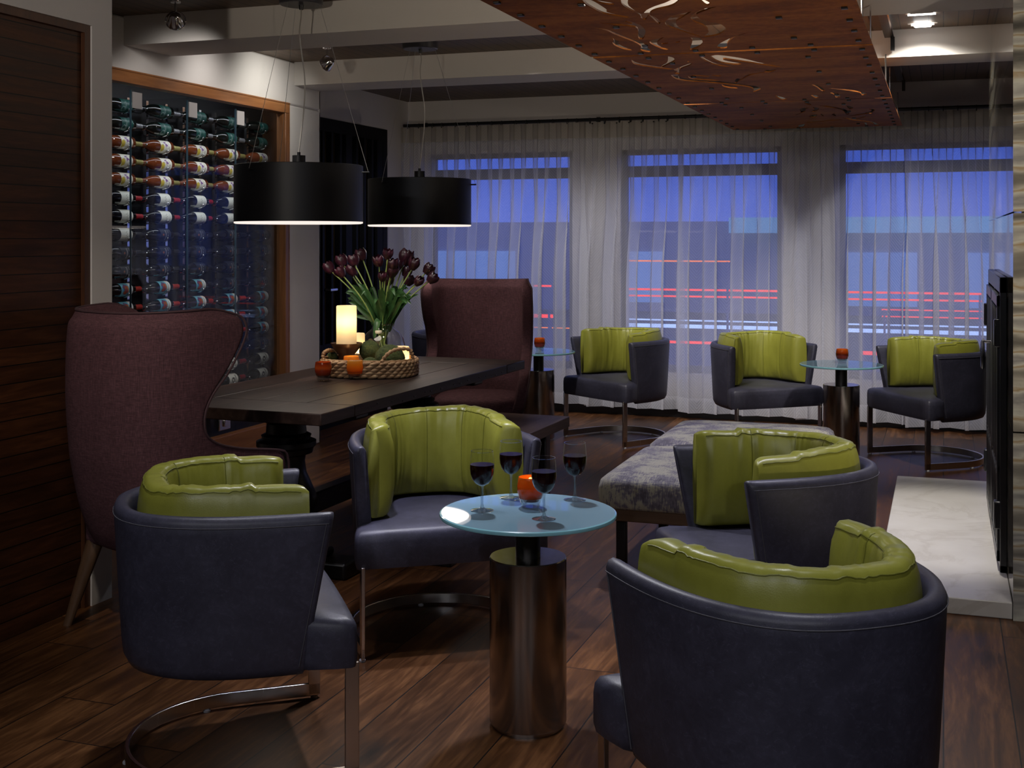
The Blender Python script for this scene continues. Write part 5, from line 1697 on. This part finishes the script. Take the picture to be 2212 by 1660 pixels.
# ================================================================== PENDANT LAMPS
MAT['diffuser'] = m_emit('lit_diffuser', (1.0, 0.86, 0.78), 1.05)
MAT['cable'] = m_metal('steel_cable', (0.5, 0.5, 0.5), 0.35)
MAT['cord'] = plain('clear_power_cord', (0.32, 0.30, 0.27), 0.3, spec=0.8)
MAT['canopy_m'] = plain('grey_canopy', (0.05, 0.05, 0.06), 0.35)
def pendant(label, x, y, zb, cdx=0.0, a0=0.15):
    t = thing('pendant_lamp', label, 'lamp', (x, y, zb), 0, 'black drum pendants over the dining table')
    R, H = 0.303, 0.275
    bm = bmesh.new()
    lathe(bm, [(R - 0.004, 0.010), (R, 0.010), (R, H), (R - 0.003, H + 0.002), (R - 0.006, H), (R - 0.006, 0.02)], 72)
    obj('drum_shade', bm, MAT['shade'], t, angle=30)
    bm = bmesh.new()
    lathe(bm, [(0, H - 0.012), (R - 0.006, H - 0.012)], 48)
    obj('top_plate', bm, MAT['shade'], t)
    bm = bmesh.new()
    lathe(bm, [(0, 0.0), (R - 0.010, 0.0), (R - 0.001, 0.003), (R - 0.001, 0.0095), (R - 0.006, 0.0100), (R - 0.006, 0.018)], 72)
    obj('diffuser', bm, MAT['diffuser'], t)
    bm = bmesh.new()
    lathe(bm, [(0.031, H - 0.012), (0.031, H + 0.050), (0.008, H + 0.051), (0.008, H + 0.066), (0, H + 0.066)], 24)
    obj('lamp_holder', bm, MAT['shade'], t)
    top = 2.505 - zb
    bm = bmesh.new()
    lathe(bm, [(0, top), (0.098, top), (0.103, top + 0.004), (0.103, ZC - zb), ], 40)
    obj('ceiling_canopy', bm, MAT['canopy_m'], t, (cdx, 0, 0))
    bm = bmesh.new()
    lathe(bm, [(0, top - 0.022), (0.010, top - 0.022), (0.012, top), (0, top)], 16)
    obj('cord_grip', bm, MAT['blackmetal'], t, (cdx, 0, 0))
    for k in range(3):
        a = a0 + k * 2 * PI / 3
        c, s = math.cos(a), math.sin(a)
        bm = bmesh.new()
        tube(bm, [((R - 0.05) * c, (R - 0.05) * s, H - 0.030), ((R + 0.032) * c, (R + 0.032) * s, H - 0.030)], 0.0042, 8)
        obj('support_pin', bm, MAT['blackmetal'], t)
        bm = bmesh.new()
        tube(bm, [((R + 0.028) * c, (R + 0.028) * s, H - 0.028), (cdx + 0.088 * c, 0.088 * s, top + 0.002)], 0.0011, 5)
        obj('cable', bm, MAT['cable'], t)
    bm = bmesh.new()
    zz = H + 0.066
    hh = top - zz
    pts = smooth([(0, 0, zz), (0.012, 0, zz + hh * 0.12), (0.028, 0.004, zz + hh * 0.35), (0.030, 0.0, zz + hh * 0.52), (0.012, 0, zz + hh * 0.70), (0.004, 0, zz + hh * 0.82), (0.012, 0, zz + hh * 0.92), (cdx, 0, top - 0.02)], 8)
    tube(bm, pts, 0.0034, 7)
    obj('power_cord', bm, MAT['cord'], t)
    lamp('pendant_glow', 'AREA', (0, 0, -0.004), 3.0, (1.0, 0.85, 0.72), None, 0.58, parent=t).data.shape = 'DISK'
    return t
pendant('black drum pendant lamp nearer the camera, in front of the wine display', -2.886, 5.135, 1.466, 0.012, 0.30)
pendant('black drum pendant lamp further back, in front of the curtains', -2.898, 6.58, 1.466, 0.004, 0.24)

# ================================================================== CEILING SPOTLIGHTS
def ceiling_spot(label, x, y, target, power, ang):
    t = thing('ceiling_spotlight', label, 'spotlight', (x, y, ZC), 0, 'chrome spotlights on the board ceiling')
    bm = bmesh.new()
    lathe(bm, [(0, -0.012), (0.024, -0.012), (0.026, -0.008), (0.026, 0)], 24)
    obj('mount', bm, MAT['steel'], t)
    bm = bmesh.new()
    lathe(bm, [(0.006, -0.055), (0.006, -0.012)], 10)
    obj('stem', bm, MAT['steel'], t)
    d = (Vector(target) - Vector((x, y, ZC - 0.10))).normalized()
    c = Vector((0, 0, -0.102))
    s = d.cross(Vector((0, 0, 1))).normalized()
    u = s.cross(d).normalized()
    bm = bmesh.new()
    pts = [c + (s * math.cos(q * PI / 12) + Vector((0, 0, 1)) * math.sin(q * PI / 12)) * 0.047 for q in range(0, 13)]
    tube(bm, pts, 0.0045, 8)
    obj('yoke', bm, MAT['steel'], t)
    bm = bmesh.new()
    lathe(bm, [(0, -0.045), (0.018, -0.044), (0.026, -0.034), (0.032, -0.012), (0.040, 0.004), (0.041, 0.018), (0.038, 0.019), (0.034, 0.006), (0.0, -0.005)], 28, d, c)
    hd = obj('lamp_head', bm, MAT['steel'], t)
    bm = bmesh.new()
    tube(bm, [c + d * 0.016 + (s * math.cos(q * PI / 12) + u * math.sin(q * PI / 12)) * 0.041 for q in range(24)], 0.004, 7, True)
    obj('bezel', bm, MAT['steel'], hd)
    p = Vector((x, y, ZC)) + c + d * 0.03
    lamp('spot_beam', 'SPOT', tuple(p - Vector((x, y, ZC))), power, (1.0, 0.97, 0.88), None, 0.03, ang, 1.0, parent=t).rotation_euler = d.to_track_quat('-Z', 'Y').to_euler()
ceiling_spot('chrome ceiling spotlight at top left, aimed at the wine display', -3.50, 5.03, (-4.0, 5.95, 1.55), 30, 40)
ceiling_spot('chrome ceiling spotlight between the two pendant lamps', -3.49, 6.55, (-4.0, 6.66, 2.2), 13, 110)
rl = thing('recessed_downlight', 'recessed square downlight in the board ceiling at top right', 'downlight', (-0.105, 6.68, ZC))
MAT['lit'] = m_emit('lit_lamp', (1.0, 0.98, 0.94), 12)
obj('trim', B((-0.075, 0.075, 0.175, 0.215, -0.004, 0.0), (-0.055, 0.055, -0.11, -0.07, -0.003, 0.0), (-0.06, 0.06, 0.215, 0.222, -0.012, 0.0)), MAT['beam'], rl)
obj('lens', B((-0.045, 0.045, 0.16, 0.235, -0.02, -0.004)), MAT['lit'], rl, bevel=0.008)
obj('light_slot', B((-0.068, 0.068, -0.10, -0.075, -0.007, -0.003)), MAT['lit'], rl)
lamp('overhead_light', 'SPOT', (0, 0.19, -0.03), 30, (1.0, 0.95, 0.86), None, 0.03, 150, 0.5, parent=rl)
cd = thing('cylinder_downlight', 'black cylinder downlight above the rust panel, seen through a cut-out', 'downlight', (-0.94, 5.02, ZC))
bm = bmesh.new()
lathe(bm, [(0, 0), (0.045, 0), (0.045, -0.085), (0.040, -0.086), (0.036, -0.06), (0, -0.055)], 28)
obj('housing', bm, MAT['blackmetal'], cd)
bm = bmesh.new()
lathe(bm, [(0, -0.076), (0.034, -0.076)], 24)
obj('lens', bm, MAT['lit'], cd)
lamp('overhead_light', 'POINT', (0, 0, -0.12), 5, (1.0, 0.88, 0.74), None, 0.02, parent=cd)

lamp('panel_top_fill', 'POINT', (-0.95, 6.45, 2.42), 5, (1.0, 0.86, 0.70), None, 0.03)  # added hidden light, brightens what shows through the middle panel's cut-outs
# ================================================================== RUST PANELS
n = N('rusted_steel')
v = n.co()
a = n.noise(n.co(scale=(1.4, 4.0, 4)), 1.0, 6, 0.62, 0.6)
b = n.noise(v, 26, 5, 0.7)
f = n.M('ADD', n.M('MULTIPLY', a, 0.7), n.M('MULTIPLY', b, 0.3))
col = n.ramp(f, [(0.28, (0.080, 0.026, 0.009)), (0.45, (0.20, 0.062, 0.014)), (0.58, (0.34, 0.115, 0.022)), (0.75, (0.19, 0.080, 0.036))])
MAT['rust'] = n.done(n.pbr(color=col, rough=0.62, normal=n.bump(b, 0.12, 0.002), spec=0.08))
ZP = 2.19
PX0, PX1 = -1.452, -0.274
PAN = [(3.25, 5.150, CUT1, 'rusted steel ceiling panel nearest the camera, with broad flowing cut-outs'),
       (5.185, 7.165, CUT2, 'middle rusted steel ceiling panel with long curling cut-outs'),
       (7.180, 8.99, CUT3, 'rusted steel ceiling panel furthest back, just before the curtains')]
def area2(p):
    return sum(p[i][0] * p[(i + 1) % len(p)][1] - p[(i + 1) % len(p)][0] * p[i][1] for i in range(len(p)))
for i, (y0, y1, cuts, lab) in enumerate(PAN):
    t = thing('rust_panel', lab, 'ceiling panel', ((PX0 + PX1) / 2, (y0 + y1) / 2, ZP), 0, 'rusted cut-out panels hung under the ceiling')
    ox, oy = (PX0 + PX1) / 2, (y0 + y1) / 2
    # slight skew: far edge follows the wall
    outer = [(PX0, y0), (PX1, y0 + 0.03), (PX1, y1 + 0.03), (PX0, y1)]
    loops = [[Vector((x - ox, y - oy, 0)) for x, y in outer]]
    for c in cuts:
        pts = smooth([(x, y, 0) for x, y in c] + [(c[0][0], c[0][1], 0)], 3)[:-1]
        cc = [(p.x, max(y0 + 0.03, min(y1 - 0.03, p.y))) for p in pts]
        if area2(cc) > 0:
            cc = cc[::-1]
        loops.append([Vector((x - ox, y - oy, 0)) for x, y in cc])
    flat, edges = [], []
    for l in loops:
        b = len(flat)
        flat += [Vector((p.x, p.y)) for p in l]
        edges += [(b + k, b + (k + 1) % len(l)) for k in range(len(l))]
    cv, ce, cf = geometry.delaunay_2d_cdt(flat, edges, [], 0, 1e-6)[:3]
    def inside(pt, l):
        r = False
        for a, b in zip(l, l[1:] + l[:1]):
            if (a.y > pt.y) != (b.y > pt.y) and pt.x < (b.x - a.x) * (pt.y - a.y) / (b.y - a.y) + a.x:
                r = not r
        return r
    bm = bmesh.new()
    vs = [bm.verts.new((p.x, p.y, 0)) for p in cv]
    for a in cf:
        ctr = sum((cv[q] for q in a), Vector((0, 0))) / len(a)
        if inside(ctr, loops[0]) and not any(inside(ctr, l) for l in loops[1:]):
            bm.faces.new([vs[q] for q in a])
    bmesh.ops.delete(bm, geom=[v for v in bm.verts if not v.link_faces], context='VERTS')
    ext = bmesh.ops.extrude_face_region(bm, geom=bm.faces[:])
    bmesh.ops.translate(bm, vec=(0, 0, 0.006), verts=[g for g in ext['geom'] if isinstance(g, bmesh.types.BMVert)])
    obj('steel_plate', bm, MAT['rust'], t, angle=20)
    bolt = None
    spots = []
    ny = 8
    for k in range(ny):
        y = y0 + 0.10 + (y1 - y0 - 0.2) * k / (ny - 1)
        spots += [(PX0 + 0.045, y), (PX1 - 0.045, y)]
    for k in range(1, 5):
        x = PX0 + (PX1 - PX0) * k / 5
        spots += [(x, y0 + 0.055), (x, y1 - 0.055)]
    for x in (PX0 + 0.30, PX1 - 0.28):
        for k in range(4):
            spots.append((x, y0 + 0.25 + (y1 - y0 - 0.5) * k / 3))
    for x, y in spots:
        if bolt is None:
            bolt = obj('bolt_head', B((-0.011, 0.011, -0.011, 0.011, -0.008, 0.0)), MAT['blackmetal'], t, (x - ox, y - oy, 0), bevel=0.002)
        else:
            q = bolt.copy(); C.objects.link(q); q.parent = t; q.location = (x - ox, y - oy, 0)
    for x in (PX0 + 0.03, PX1 - 0.02):
        for y in (y0 + 0.25, y1 - 0.28):
            bm = bmesh.new()
            tube(bm, [(x - ox, y - oy, 0.006), (x - ox, y - oy, 0.20 if not (5.29 < y < 5.71 or 7.05 < y < 7.42) else 0.2)], 0.004, 7)
            obj('hanger_rod', bm, MAT['steel'], t)
    obj('seam_angle', B((PX0 - ox + 0.15, PX1 - ox - 0.08, y1 - oy + 0.004, y1 - oy + 0.028, 0.012, 0.03)), MAT['blackmetal'], t)
for y0, y1, lab in ((5.72, 7.04, 'black steel rail on the ceiling boards above the middle rust panel, between the beams'), (7.43, 9.0, 'black steel rail on the ceiling boards above the far rust panel'), (3.95, 5.27, 'black steel rail on the ceiling boards above the near rust panel')):
    t = thing('ceiling_rail', lab, 'rail', (PX1 - 0.01, (y0 + y1) / 2, ZC), 0, 'steel rails carrying the rust panels')
    h = (y1 - y0) / 2
    obj('channel', B((-0.022, 0.022, -h, h, -0.045, 0.0)), MAT['blackmetal'], t)
    obj('side_flange', B((0.022, 0.03, -h, h, -0.052, 0.0)), MAT['steel'], t)
    obj('end_bracket', B((0.01, 0.032, h - 0.03, h - 0.002, -0.12, -0.045)), MAT['blackmetal'], t)
